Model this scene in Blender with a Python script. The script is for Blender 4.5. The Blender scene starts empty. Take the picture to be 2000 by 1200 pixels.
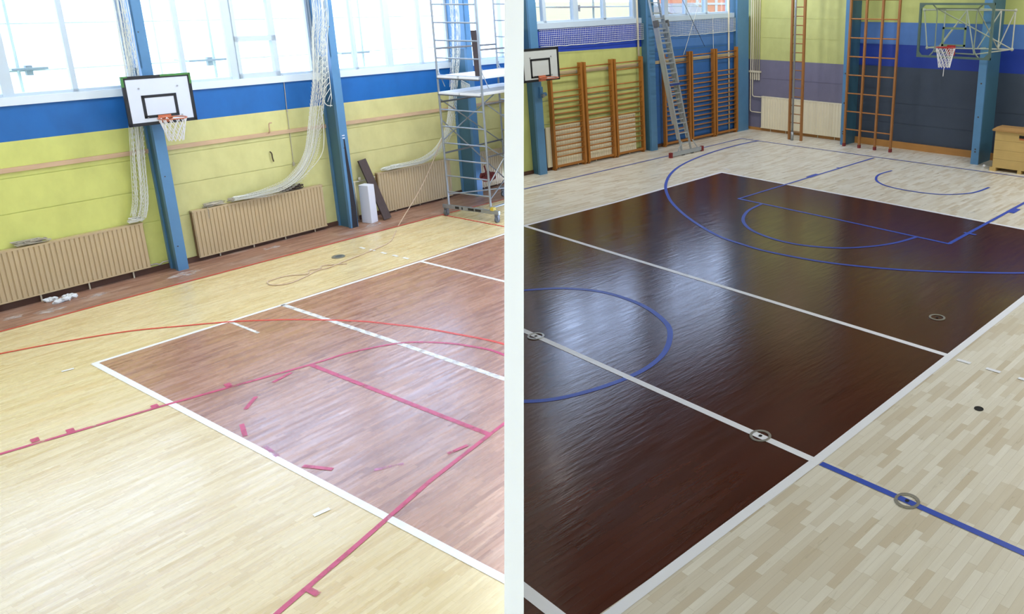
import bpy, bmesh, math, random
from mathutils import Matrix, Vector
random.seed(7)
PI = math.pi
scn = bpy.context.scene
COL = scn.collection

# ------------------------------------------------------------------ frames
CAM = Vector((12.6341, -5.8691, 4.3167))          # viewing gallery, in right-hall metres
PITCH, YAW_R, YAW_L = 0.2654, -0.7141, -0.559
CAM_L = Vector((13.1565, -4.1472, 5.1371))
F_R = Matrix.Identity(4)                            # right hall: x across, y along, z up
F_L = Matrix.Translation(CAM) @ Matrix.Rotation(YAW_L - YAW_R, 4, 'Z') @ Matrix.Translation(-CAM_L)   # left hall
A0 = Vector((-3.85, 6.3, 0)); U = Vector((-.43, 9.2, 0)).normalized(); NN = Vector((U.y, -U.x, 0))
F_W = Matrix(((NN.x, U.x, 0, A0.x), (NN.y, U.y, 0, A0.y), (0, 0, 1, 0), (0, 0, 0, 1)))  # along the right hall's window wall: (out, along, up)

def warp(v):          # the old window wall of the right hall is a little out of true
    n, s, z = v
    return (n, s - .02 * z, z * (1 + .0055 * (s - 4.3)))

# ------------------------------------------------------------------ mesh builder
class B:
    def __init__(s): s.v = []; s.f = []
    def add(s, vs, fs):
        b = len(s.v); s.v += [tuple(p) for p in vs]; s.f += [tuple(b + i for i in f) for f in fs]; return s
    def box(s, x0, x1, y0, y1, z0, z1):
        return s.add([(x0,y0,z0),(x1,y0,z0),(x1,y1,z0),(x0,y1,z0),(x0,y0,z1),(x1,y0,z1),(x1,y1,z1),(x0,y1,z1)],
                     [(0,3,2,1),(4,5,6,7),(0,1,5,4),(1,2,6,5),(2,3,7,6),(3,0,4,7)])
    def bar(s, p, q, w, h, up=(0,0,1)):     # rectangular bar from p to q
        p, q = Vector(p), Vector(q); d = (q - p).normalized(); up = Vector(up)
        if abs(d.dot(up)) > .99: up = Vector((1,0,0))
        a = d.cross(up).normalized(); b = a.cross(d).normalized()
        vs = [c + a * (w/2*i) + b * (h/2*j) for c in (p, q) for i, j in ((-1,-1),(1,-1),(1,1),(-1,1))]
        return s.add(vs, [(0,1,2,3),(4,7,6,5),(0,4,5,1),(1,5,6,2),(2,6,7,3),(3,7,4,0)])
    def tube(s, pts, r, n=8, closed=False):
        P = [Vector(p) for p in pts]; m = len(P); rings = []
        ref = None
        for i in range(m):
            if closed: t = P[(i+1) % m] - P[i-1]
            else: t = P[min(i+1, m-1)] - P[max(i-1, 0)]
            if t.length < 1e-9: t = Vector((0,0,1))
            t.normalize()
            if ref is None:
                ref = Vector((0,0,1)) if abs(t.z) < .9 else Vector((1,0,0))
            a = (ref - t * ref.dot(t))
            if a.length < 1e-6: a = t.orthogonal()
            a.normalize(); ref = a; b = t.cross(a)
            rr = r[i] if isinstance(r, (list, tuple)) else r
            rings.append([P[i] + (a * math.cos(2*PI*k/n) + b * math.sin(2*PI*k/n)) * rr for k in range(n)])
        vs = [v for R in rings for v in R]; fs = []
        for i in range(m if closed else m - 1):
            j = (i + 1) % m
            for k in range(n):
                l = (k + 1) % n; fs.append((i*n+k, i*n+l, j*n+l, j*n+k))
        if not closed:
            fs.append(tuple(reversed(range(n)))); fs.append(tuple((m-1)*n + k for k in range(n)))
        return s.add(vs, fs)
    def cyl(s, p, q, r, n=12): return s.tube([p, q], r, n)
    def prism(s, poly, z0, z1):             # poly: list of (x,y)
        n = len(poly)
        vs = [(x,y,z0) for x,y in poly] + [(x,y,z1) for x,y in poly]
        return s.add(vs, [tuple(reversed(range(n))), tuple(range(n,2*n))] + [(i,(i+1)%n,n+(i+1)%n,n+i) for i in range(n)])
    def strip(s, pts, w, z, thick=.0): # flat painted line along pts on the floor
        s.nz = getattr(s,'nz',0) + 1; z += .00022*s.nz
        P = [Vector((p[0], p[1], 0)) for p in pts]; L = []
        for i in range(len(P)):
            t = (P[min(i+1,len(P)-1)] - P[max(i-1,0)]).normalized(); nrm = Vector((-t.y, t.x, 0))
            L += [P[i] + nrm*w/2, P[i] - nrm*w/2]
        for v in L: v.z = z
        return s.add(L, [(2*i, 2*i+1, 2*i+3, 2*i+2) for i in range(len(P)-1)])
    def disc(s, c, r, z, n=24):
        return s.add([(c[0]+r*math.cos(2*PI*k/n), c[1]+r*math.sin(2*PI*k/n), z) for k in range(n)], [tuple(range(n))])
    def ring(s, c, r0, r1, z0, z1, n=32):   # flat washer
        b = []
        for r, z in ((r0,z0),(r1,z0),(r1,z1),(r0,z1)):
            b += [(c[0]+r*math.cos(2*PI*k/n), c[1]+r*math.sin(2*PI*k/n), z) for k in range(n)]
        fs = []
        for j in range(4):
            for k in range(n):
                l = (k+1) % n; jj = (j+1) % 4
                fs.append((j*n+k, j*n+l, jj*n+l, jj*n+k))
        return s.add(b, fs)
    def lump(s, c, rx, ry, rz, seed=0, n=14, m=9, amp=.25):
        rnd = random.Random(seed); vs = []; fs = []
        ph = [rnd.uniform(0, 6.28) for _ in range(6)]
        for i in range(m+1):
            th = PI*i/m
            for k in range(n):
                a = 2*PI*k/n
                q = 1 + amp*(math.sin(3*a+ph[0])*math.sin(2*th+ph[1]) + .6*math.sin(5*a+ph[2]+3*th) )*math.sin(th)
                vs.append((c[0]+rx*q*math.sin(th)*math.cos(a), c[1]+ry*q*math.sin(th)*math.sin(a), c[2]+rz*q*math.cos(th)))
        for i in range(m):
            for k in range(n):
                l = (k+1) % n; fs.append((i*n+k, i*n+l, (i+1)*n+l, (i+1)*n+k))
        return s.add(vs, fs)
    def warp(s): s.v = [warp(v) for v in s.v]; return s
    def move(s, M): s.v = [tuple(M @ Vector(v)) for v in s.v]; return s

def smooth_path(pts, sub=6):
    P = [Vector(p) for p in pts]; out = []
    for i in range(len(P)-1):
        p0, p1, p2, p3 = P[max(i-1,0)], P[i], P[i+1], P[min(i+2,len(P)-1)]
        for k in range(sub):
            t = k/sub
            out.append(.5*((2*p1)+(p2-p0)*t+(2*p0-5*p1+4*p2-p3)*t*t+(3*p1-p0-3*p2+p3)*t**3))
    out.append(P[-1]); return out

# plane of the white partition between the two halls (added, it leans slightly); both halls end against it
def cam_dir(px, py):
    d = Vector(((px-1380.)/1534.5, (py-420.)/1534.5, 1.))
    cp, sp = math.cos(PITCH), math.sin(PITCH); sy, cy = math.sin(YAW_R), math.cos(YAW_R)
    fwd = Vector((sy*cp, cy*cp, -sp)); right = Vector((cy, -sy, 0)); up = right.cross(fwd)
    return right*d.x - up*d.y + fwd
PART_DIR = cam_dir(1004, 600)
PART_N = cam_dir(1004, 0).cross(cam_dir(1004, 1200)).normalized()
if PART_N.dot(cam_dir(1500, 600)) < 0: PART_N = -PART_N      # points into the right hall

def mesh_of(b, frame_rel, smooth=False, clip=None, frame=None):
    me = bpy.data.meshes.new('m'); me.from_pydata(b.v, [], b.f); me.update()
    bm = bmesh.new(); bm.from_mesh(me)
    if clip:
        Mi = frame.inverted(); co = Mi @ CAM; no = (Mi.to_3x3() @ PART_N).normalized()
        if clip == 'L': bmesh.ops.bisect_plane(bm, geom=bm.verts[:]+bm.edges[:]+bm.faces[:], plane_co=co, plane_no=no, clear_outer=True)
        else: bmesh.ops.bisect_plane(bm, geom=bm.verts[:]+bm.edges[:]+bm.faces[:], plane_co=co, plane_no=no, clear_inner=True)
    bmesh.ops.recalc_face_normals(bm, faces=bm.faces[:])
    if frame_rel is not None: bmesh.ops.translate(bm, verts=bm.verts[:], vec=-Vector(frame_rel))
    bm.to_mesh(me); bm.free()
    if smooth:
        for p in me.polygons: p.use_smooth = True
    return me

SPLIT = {'rung','guard_rail','diagonal_brace','floor_brace','outrigger','platform','platform_edge','toe_board','safety_clip','hook','bolt','tape','foot','wall_arm',
         'brace','hook_bracket','valve','side_panel','marking_strip','board_brace','rail_bracket','edge_tape','end_cap'}
def pieces(b):
    """connected pieces of a builder, each as its own builder"""
    p = list(range(len(b.v)))
    def find(i):
        while p[i] != i: p[i] = p[p[i]]; i = p[i]
        return i
    for f in b.f:
        for k in f[1:]: p[find(k)] = find(f[0])
    g = {}
    for f in b.f: g.setdefault(find(f[0]), []).append(f)
    out = []
    for fs in g.values():
        ids = sorted({i for f in fs for i in f}); mp = {v: k for k, v in enumerate(ids)}
        q = B(); q.add([b.v[i] for i in ids], [tuple(mp[i] for i in f) for f in fs]); out.append(q)
    return out
class Thing:
    """an Empty at the base of a thing that parents its parts; shapes are given in the hall's metres"""
    def __init__(s, name, label, cat, frame, base, group=None, kind=None):
        s.o = bpy.data.objects.new(name, None); COL.objects.link(s.o); s.o.empty_display_size = .1
        s.base = Vector(base); s.o.matrix_world = frame @ Matrix.Translation(s.base); s.frame = frame
        s.o['label'] = label; s.o['category'] = cat
        if group: s.o['group'] = group
        if kind: s.o['kind'] = kind
    def part(s, name, b, m, parent=None, smooth=False, clip=None, label=None, kind=None):
        if name in SPLIT and s.o.get('kind') != 'structure':
            o = None
            for q in pieces(b): o = s.part_one(name, q, m, parent, smooth, clip, label, kind) or o
            return o
        return s.part_one(name, b, m, parent, smooth, clip, label, kind)
    def part_one(s, name, b, m, parent=None, smooth=False, clip=None, label=None, kind=None):
        me = mesh_of(b, s.base, smooth, clip, s.frame); me.name = name
        if not me.polygons: return None
        me.materials.append(m); o = bpy.data.objects.new(name, me); COL.objects.link(o)
        o.parent = parent or s.o
        if label: o['label'] = label
        if kind: o['kind'] = kind
        return o
def solo(name, b, m, label, cat, frame, base=(0,0,0), group=None, kind=None, smooth=False, clip=None):
    me = mesh_of(b, base, smooth, clip, frame); me.name = name; me.materials.append(m)
    o = bpy.data.objects.new(name, me); COL.objects.link(o); o.matrix_world = frame @ Matrix.Translation(Vector(base))
    o['label'] = label; o['category'] = cat
    if group: o['group'] = group
    if kind: o['kind'] = kind
    return o
def sub(parent, name, b, m, base=(0,0,0), smooth=False, clip=None, frame=None, label=None):
    me = mesh_of(b, base, smooth, clip, frame); me.name = name; me.materials.append(m)
    o = bpy.data.objects.new(name, me); COL.objects.link(o); o.parent = parent
    if label: o['label'] = label
    return o
def dup(root, frame, base, label=None):
    r = root.copy(); COL.objects.link(r); r.matrix_world = frame @ Matrix.Translation(Vector(base))
    if label: r['label'] = label
    for ch in list(root.children):
        c = ch.copy(); COL.objects.link(c); c.parent = r
        for g in list(ch.children):
            d = g.copy(); COL.objects.link(d); d.parent = c
    return r

# ------------------------------------------------------------------ materials
def srgb(r, g, b):
    f = lambda c: (c/255/12.92 if c/255 <= .04045 else ((c/255+.055)/1.055)**2.4)
    return (f(r), f(g), f(b), 1)
def new_mat(name):
    m = bpy.data.materials.new(name); m.use_nodes = True; nt = m.node_tree
    return m, nt, nt.nodes['Principled BSDF']
def N(nt, t, **kw):
    n = nt.nodes.new(t)
    for k, v in kw.items():
        if k in n.inputs: n.inputs[k].default_value = v
        else: setattr(n, k, v)
    return n
def setp(bs, rough=.5, metal=0, spec=.5):
    bs.inputs['Roughness'].default_value = rough; bs.inputs['Metallic'].default_value = metal
    bs.inputs['Specular IOR Level'].default_value = spec
def mixc(nt, fac, a, b, mode='MIX'):
    n = nt.nodes.new('ShaderNodeMix'); n.data_type = 'RGBA'; n.blend_type = mode
    for sock, v in ((n.inputs[0], fac), (n.inputs[6], a), (n.inputs[7], b)):
        if isinstance(v, bpy.types.NodeSocket): nt.links.new(v, sock)
        else: sock.default_value = v
    return n.outputs[2]
def coords(nt, scale=(1,1,1)):
    t = nt.nodes.new('ShaderNodeTexCoord'); mp = nt.nodes.new('ShaderNodeMapping'); mp.inputs['Scale'].default_value = scale
    nt.links.new(t.outputs['Object'], mp.inputs['Vector']); return mp.outputs[0]
def noise(nt, scale=(1,1,1), sc=5, detail=3, rough=.6):
    n = N(nt, 'ShaderNodeTexNoise'); n.inputs['Scale'].default_value = sc; n.inputs['Detail'].default_value = detail; n.inputs['Roughness'].default_value = rough
    nt.links.new(coords(nt, scale), n.inputs['Vector']); return n.outputs['Fac']
def ramp(nt, fac, lo, hi, a=(0,0,0,1), b=(1,1,1,1)):
    r = nt.nodes.new('ShaderNodeValToRGB'); r.color_ramp.elements[0].position = lo; r.color_ramp.elements[1].position = hi
    r.color_ramp.elements[0].color = a; r.color_ramp.elements[1].color = b; nt.links.new(fac, r.inputs[0]); return r.outputs[0]
def bump(nt, bs, h, strength=.1, dist=.01):
    n = nt.nodes.new('ShaderNodeBump'); n.inputs['Strength'].default_value = strength; n.inputs['Distance'].default_value = dist
    nt.links.new(h, n.inputs['Height']); nt.links.new(n.outputs[0], bs.inputs['Normal'])
def dark(c, k): return (c[0]*k, c[1]*k, c[2]*k, 1)

def paint(name, col, rough=.5, metal=0, var=.12, sc=3, scale=(1,1,1), spec=.5):
    m, nt, bs = new_mat(name); setp(bs, rough, metal, spec)
    f = noise(nt, scale, sc, 4)
    nt.links.new(mixc(nt, ramp(nt, f, .3, .75), col, dark(col, 1-var)), bs.inputs['Base Color'])
    return m
def wood(name, col, axis=2, rough=.45, var=.35, sc=1.):
    m, nt, bs = new_mat(name); setp(bs, rough)
    s = [18*sc, 18*sc, 18*sc]; s[axis] = 1.2*sc
    f = noise(nt, tuple(s), 1.6, 5); g = noise(nt, (1,1,1), 2, 2)
    c = mixc(nt, ramp(nt, f, .35, .7), col, dark(col, 1-var))
    nt.links.new(mixc(nt, ramp(nt, g, .3, .8), c, dark(col, .8)), bs.inputs['Base Color'])
    bump(nt, bs, f, .08, .004); return m

def planks(name, c1, c2, c3, rough, length, width, var_streak=.5, patches=(), bumpy=.06, rvar=.12, spec=.5):
    """strip parquet running along the hall (object y)"""
    m, nt, bs = new_mat(name); setp(bs, rough, 0, spec)
    t = nt.nodes.new('ShaderNodeTexCoord'); sep = nt.nodes.new('ShaderNodeSeparateXYZ'); nt.links.new(t.outputs['Object'], sep.inputs[0])
    cmb = nt.nodes.new('ShaderNodeCombineXYZ'); nt.links.new(sep.outputs['Y'], cmb.inputs['X']); nt.links.new(sep.outputs['X'], cmb.inputs['Y'])
    br = nt.nodes.new('ShaderNodeTexBrick'); nt.links.new(cmb.outputs[0], br.inputs['Vector'])
    br.inputs['Scale'].default_value = 1; br.inputs['Brick Width'].default_value = length; br.inputs['Row Height'].default_value = width
    br.inputs['Mortar Size'].default_value = .0009; br.inputs['Mortar Smooth'].default_value = .3; br.offset = .37; br.offset_frequency = 3; br.squash = .8; br.squash_frequency = 2
    br.inputs['Color1'].default_value = (0,0,0,1); br.inputs['Color2'].default_value = (1,1,1,1); br.inputs['Mortar'].default_value = (.5,.5,.5,1)
    fac = nt.nodes.new('ShaderNodeSeparateColor'); nt.links.new(br.outputs['Color'], fac.inputs[0])
    rp = nt.nodes.new('ShaderNodeValToRGB'); nt.links.new(fac.outputs[0], rp.inputs[0])
    e = rp.color_ramp.elements; e[0].color = c1; e[1].color = c3; e[0].position = 0; e[1].position = 1; k = e.new(.55); k.color = c2
    g = noise(nt, (34, 1.6, 1), 1.0, 6, .65)
    c = mixc(nt, ramp(nt, g, .35, .75, (0,0,0,1), (var_streak,)*3 + (1,)), rp.outputs[0], dark(c3, .78))
    for (sc, col, lo, hi, am) in patches:
        c = mixc(nt, ramp(nt, noise(nt, sc, 1, 4), lo, hi, (0,0,0,1), (am,am,am,1)), c, col)
    c = mixc(nt, br.outputs['Fac'], c, dark(c3, .72))
    nt.links.new(c, bs.inputs['Base Color'])
    r = noise(nt, (9, .9, 1), 1.3, 4); mr = nt.nodes.new('ShaderNodeMapRange'); nt.links.new(r, mr.inputs[0])
    mr.inputs['From Min'].default_value = .3; mr.inputs['From Max'].default_value = .7
    mr.inputs['To Min'].default_value = rough - rvar; mr.inputs['To Max'].default_value = rough + rvar
    nt.links.new(mr.outputs[0], bs.inputs['Roughness'])
    h = noise(nt, (14, 2.4, 1), 1.2, 3); bump(nt, bs, h, bumpy, .02)
    return m

def bands(name, rules, base, rough=.55, var=.08, groove=None):
    """wall paint in flat fields: rules = [(axis, threshold, colour)], the later rule wins where coordinate > threshold; rule may carry a second (axis, threshold)"""
    m, nt, bs = new_mat(name); setp(bs, rough)
    t = nt.nodes.new('ShaderNodeTexCoord'); sep = nt.nodes.new('ShaderNodeSeparateXYZ'); nt.links.new(t.outputs['Object'], sep.inputs[0])
    c = base
    for rl in rules:
        ax, th, col = rl[:3]
        gt = nt.nodes.new('ShaderNodeMath'); gt.operation = 'GREATER_THAN'; nt.links.new(sep.outputs['XYZ'[ax] if False else ax], gt.inputs[0]); gt.inputs[1].default_value = th
        f = gt.outputs[0]
        if len(rl) > 3:
            g2 = nt.nodes.new('ShaderNodeMath'); g2.operation = 'GREATER_THAN'; nt.links.new(sep.outputs[rl[3]], g2.inputs[0]); g2.inputs[1].default_value = rl[4]
            ml = nt.nodes.new('ShaderNodeMath'); ml.operation = 'MULTIPLY'; nt.links.new(f, ml.inputs[0]); nt.links.new(g2.outputs[0], ml.inputs[1]); f = ml.outputs[0]
        c = mixc(nt, f, c, col)
    f = noise(nt, (1.2, 1.2, .8), 2.2, 5)
    d = mixc(nt, 1.0, c, (1-var*2.2, 1-var*2.2, 1-var*2.4, 1), 'MULTIPLY')
    c = mixc(nt, ramp(nt, f, .38, .72), c, d)
    nt.links.new(c, bs.inputs['Base Color']); 
    bump(nt, bs, noise(nt, (1,1,1), 60, 2), .05, .003); return m

def glass(name, tint=(.96,.98,.97,1), gloss=.07):
    m, nt, bs = new_mat(name); nt.nodes.remove(bs)
    out = nt.nodes['Material Output']; tr = nt.nodes.new('ShaderNodeBsdfTransparent'); tr.inputs[0].default_value = tint
    gl = nt.nodes.new('ShaderNodeBsdfGlossy'); gl.inputs['Roughness'].default_value = .03
    lw = nt.nodes.new('ShaderNodeLayerWeight'); lw.inputs[0].default_value = .25
    ml = nt.nodes.new('ShaderNodeMath'); ml.operation = 'MULTIPLY'; nt.links.new(lw.outputs['Fresnel'], ml.inputs[0]); ml.inputs[1].default_value = gloss*6
    mx = nt.nodes.new('ShaderNodeMixShader'); nt.links.new(ml.outputs[0], mx.inputs[0]); nt.links.new(tr.outputs[0], mx.inputs[1]); nt.links.new(gl.outputs[0], mx.inputs[2])
    nt.links.new(mx.outputs[0], out.inputs['Surface']); return m
def worn(name, col, rough=.4, keep=.75, sc=8, scale=(1,1,1)):
    """paint rubbed through in places"""
    m, nt, bs = new_mat(name); setp(bs, rough); bs.inputs['Base Color'].default_value = col
    out = nt.nodes['Material Output']; tr = nt.nodes.new('ShaderNodeBsdfTransparent'); mx = nt.nodes.new('ShaderNodeMixShader')
    f = ramp(nt, noise(nt, scale, sc, 4), keep-.25, keep+.1, (1,1,1,1), (.0,.0,.0,1))
    nt.links.new(f, mx.inputs[0]); nt.links.new(tr.outputs[0], mx.inputs[1]); nt.links.new(bs.outputs[0], mx.inputs[2]); nt.links.new(mx.outputs[0], out.inputs['Surface'])
    return m

M = {}
# left hall
M['wallL'] = bands('old_yellow_wall', [('Y', 2.86, srgb(205,203,138)), ('Y', 6.5, srgb(206,200,138)), ('Z', 2.85, srgb(20,98,170)), ('Z', 3.5, srgb(215,230,240))], srgb(203,208,116), .5, .06)
M['floorL'] = planks('old_oak_floor', srgb(222,204,158), srgb(217,197,148), srgb(204,180,128), .27, .5, .055, .35,
    patches=(((.9,.25,1), srgb(224,208,166), .45,.75,.7), ((2.2,.5,1), srgb(210,168,108), .55,.8,.35)), bumpy=.12, spec=.6)
M['fieldL'] = planks('worn_brown_stain', srgb(184,140,114), srgb(168,122,98), srgb(144,98,78), .27, .5, .055, .45,
    patches=(((.8,.3,1), srgb(190,138,100), .45,.8,.55), ((3,.6,1), srgb(112,66,48), .58,.85,.35)), bumpy=.12, spec=.95)
M['borderL'] = planks('dusty_red_brown_stain', srgb(172,134,114), srgb(158,120,100), srgb(136,100,84), .42, .5, .055, .4,
    patches=(((2.2,1.1,1), srgb(206,190,180), .52,.8,.55),), bumpy=.1)
M['redline'] = worn('worn_red_line', srgb(206,66,52), .4, .82, 7)
M['pinkline'] = worn('worn_glare_crimson_line', srgb(190,60,100), .33, .74, 6)  # real wear, with floor glare put in as extra gaps
M['pinkfaint'] = worn('glare_washed_crimson_line', srgb(196,120,160), .35, .58, 9)  # rubbed dashes, paled further to paint in the glare washing over them
M['whitelineL'] = paint('old_white_line', srgb(236,236,232), .35, var=.1, sc=9)
M['faintline'] = worn('rubbed_white_line', srgb(226,228,226), .35, .70, 7)
M['winframe'] = paint('white_window_frame', srgb(190,205,216), .4, var=.05)
M['ledge'] = paint('white_ledge', srgb(212,224,232), .45, var=.05)
M['winframeR'] = paint('pale_blue_white_frame', srgb(190,208,226), .4, var=.05)
M['glass'] = glass('window_glass')
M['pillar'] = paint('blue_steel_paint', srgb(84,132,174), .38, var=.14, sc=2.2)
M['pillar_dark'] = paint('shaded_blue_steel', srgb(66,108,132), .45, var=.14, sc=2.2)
M['scorch'] = worn('flaked_black_paint', srgb(30,30,38), .6, .88, 9, (1,1,.35))
M['radL'] = paint('beige_radiator', srgb(188,168,132), .5, var=.06)
M['radR'] = paint('cream_radiator', srgb(232,224,198), .5, var=.06)
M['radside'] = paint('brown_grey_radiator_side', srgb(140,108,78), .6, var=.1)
M['pipe'] = paint('cream_pipe', srgb(214,206,184), .5, var=.06)
M['railL'] = wood('pale_pink_wood_rail', srgb(208,176,142), 1, .55, .16)
M['skirt'] = wood('dark_wood_skirting', srgb(88,58,42), 1, .6, .25)
M['net'] = paint('white_net_cord', srgb(226,228,218), .8, var=.1)
M['cord'] = paint('grey_net_cord', srgb(182,176,160), .85, var=.2, sc=20)
M['rope'] = paint('rope', srgb(206,182,156), .85, var=.2, sc=20)
M['black'] = paint('black_paint', srgb(24,26,30), .45, var=.1)
M['green'] = paint('green_tape', srgb(70,130,60), .5, var=.2, sc=14)
M['bbwhite'] = paint('white_backboard', srgb(206,214,226), .4, var=.04)
M['bbwhiteR'] = paint('white_backboard_new', srgb(200,206,206), .4, var=.04)
M['rim'] = paint('orange_rim', srgb(190,108,76), .4, var=.1)
M['rimred'] = paint('red_rim', srgb(168,34,36), .4, var=.1)
M['hoopnet'] = paint('hoop_net_cord', srgb(228,228,230), .8, var=.05)
M['galv'] = paint('galvanised_tube', srgb(158,164,168), .38, .55, .2, 6)
M['galvdark'] = paint('dirty_galvanised_tube', srgb(112,112,112), .45, .4, .25, 6)
M['deck'] = paint('white_scaffold_deck', srgb(236,236,232), .5, var=.06)
M['rubber'] = paint('grey_castor_rubber', srgb(92,96,98), .7, var=.1)
M['yellow'] = paint('yellow_clamp', srgb(206,180,60), .5, var=.1)
M['foam'] = paint('white_foam', srgb(222,226,238), .7, var=.03)
M['darkplank'] = wood('dark_weathered_plank', srgb(78,64,62), 2, .65, .35)
M['redrag'] = paint('dark_red_cloth', srgb(120,46,44), .8, var=.5, sc=14)
M['rag'] = paint('white_crumpled_paper', srgb(225,230,234), .7, var=.25, sc=30)
M['steel'] = paint('steel', srgb(176,178,180), .3, .8, .1)
M['hook'] = paint('rusty_hook', srgb(72,60,44), .6, var=.3)
M['dust'] = worn('plaster_dust', srgb(214,206,204), .8, .5, 9, (1,.6,1))
# right hall
M['wallR'] = bands('window_wall_paint', [('Z', 3.05, srgb(34,68,180)), ('Y', 4.2, srgb(52,104,172)), ('Z', 2.98, srgb(74,122,190), 'Y', 4.2), ('Z', 3.8, srgb(206,218,228))], srgb(190,196,122), .55, .06)
M['wallend'] = bands('end_wall_paint', [('Z', 2.41, srgb(194,198,128)), ('X', 0., srgb(56,68,86)), ('Z', 2.43, srgb(22,54,150), 'X', 0.), ('Z', 3.08, srgb(76,118,184), 'X', 0.), ('Z', 3.72, srgb(184,192,118), 'X', 0.), ('Z', 4.75, srgb(126,126,88))], srgb(118,116,140), .55, .06)  # topmost field is out of view, darkened to weaken its reflection in the court
M['wallplain'] = paint('plain_wall', srgb(196,196,160), .6, var=.05)
M['ceil'] = paint('white_ceiling', srgb(225,225,220), .7, var=.04)
M['ceilR'] = paint('brown_grey_ceiling', srgb(62,58,54), .7, var=.04)
M['partition'] = paint('white_added_divider', (.97,.98,1,1), .6, var=.0)
M['floorR'] = planks('pale_ash_floor', srgb(226,223,212), srgb(215,210,196), srgb(200,189,168), .36, .48, .072, .22,
    patches=(((3,.6,1), srgb(206,192,166), .58,.8,.3),), bumpy=.05)
M['fieldR'] = planks('dark_brown_lacquer', srgb(76,40,28), srgb(73,38,27), srgb(69,37,26), .18, .9, .072, .12, bumpy=.11, rvar=.05, spec=.7)
M['whitelineR'] = paint('fresh_white_line', srgb(232,236,246), .35, var=.02)
M['blueline'] = paint('fresh_blue_line', srgb(58,84,184), .4, var=.06)
M['barwood'] = wood('varnished_orange_wood', srgb(172,112,46), 2, .4, .3)
M['barwoodR'] = wood('varnished_rung_wood', srgb(172,112,48), 1, .4, .3)
M['frameWood'] = wood('varnished_brown_wood', srgb(160,108,58), 2, .4, .25)
M['basewood'] = wood('pale_wood_skirting', srgb(186,134,72), 0, .5, .2)
M['railR'] = wood('pale_wood_rail', srgb(196,176,140), 1, .55, .12)
M['alu'] = paint('aluminium', srgb(178,186,192), .35, .45, .1, 5)
M['redcap'] = paint('dark_red_cap', srgb(120,34,38), .6, var=.1)
M['blueclip'] = paint('blue_clip', srgb(40,62,130), .5, var=.1)
M['bbframe'] = paint('grey_green_frame', srgb(92,116,108), .45, .1, .12)
M['acrylic'] = glass('acrylic_board', (.90,.95,.93,1), .05)
M['square'] = paint('faded_green_square', srgb(120,146,112), .5, var=.1)
M['lattice'] = paint('cream_white_tube', srgb(176,178,164), .5, var=.08)
M['vault'] = wood('pale_plywood', srgb(202,172,108), 0, .45, .1)
M['vaulttop'] = paint('tan_leather', srgb(168,130,78), .55, var=.15)
M['orangein'] = paint('orange_wood_inside', srgb(186,104,60), .6, var=.1)
M['ball'] = paint('white_ball', srgb(240,242,245), .4, var=.02)
M['shadowgap'] = paint('dark_hollow', srgb(16,16,18), .8, var=.0)
M['brass'] = paint('worn_steel_ring', srgb(186,184,176), .3, .6, .15)
# outdoors
M['outL'] = paint('overexposed_ground', srgb(240,238,226), .9, var=.08, sc=.12)  # outdoor overexposure put into the colour as near white
M['outR'] = paint('pale_grass_bank', srgb(136,118,68), .95, var=.12, sc=.15)
M['poleout'] = paint('greenish_scaffold_pole', srgb(206,214,202), .5, .0, .15)
M['boardout'] = paint('scaffold_board', srgb(160,168,164), .7, var=.15)
M['boardoutR'] = paint('scaffold_board_warm', srgb(188,178,170), .7, var=.15)
M['house'] = paint('salmon_render', srgb(196,120,88), .8, var=.06)
M['housewin'] = paint('white_house_trim', srgb(180,180,176), .6, var=.04)
M['roof'] = paint('grey_roof', srgb(120,114,108), .7, var=.1)
M['hedge'] = paint('pale_hedge', srgb(150,170,120), .9, var=.4, sc=6)

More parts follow.
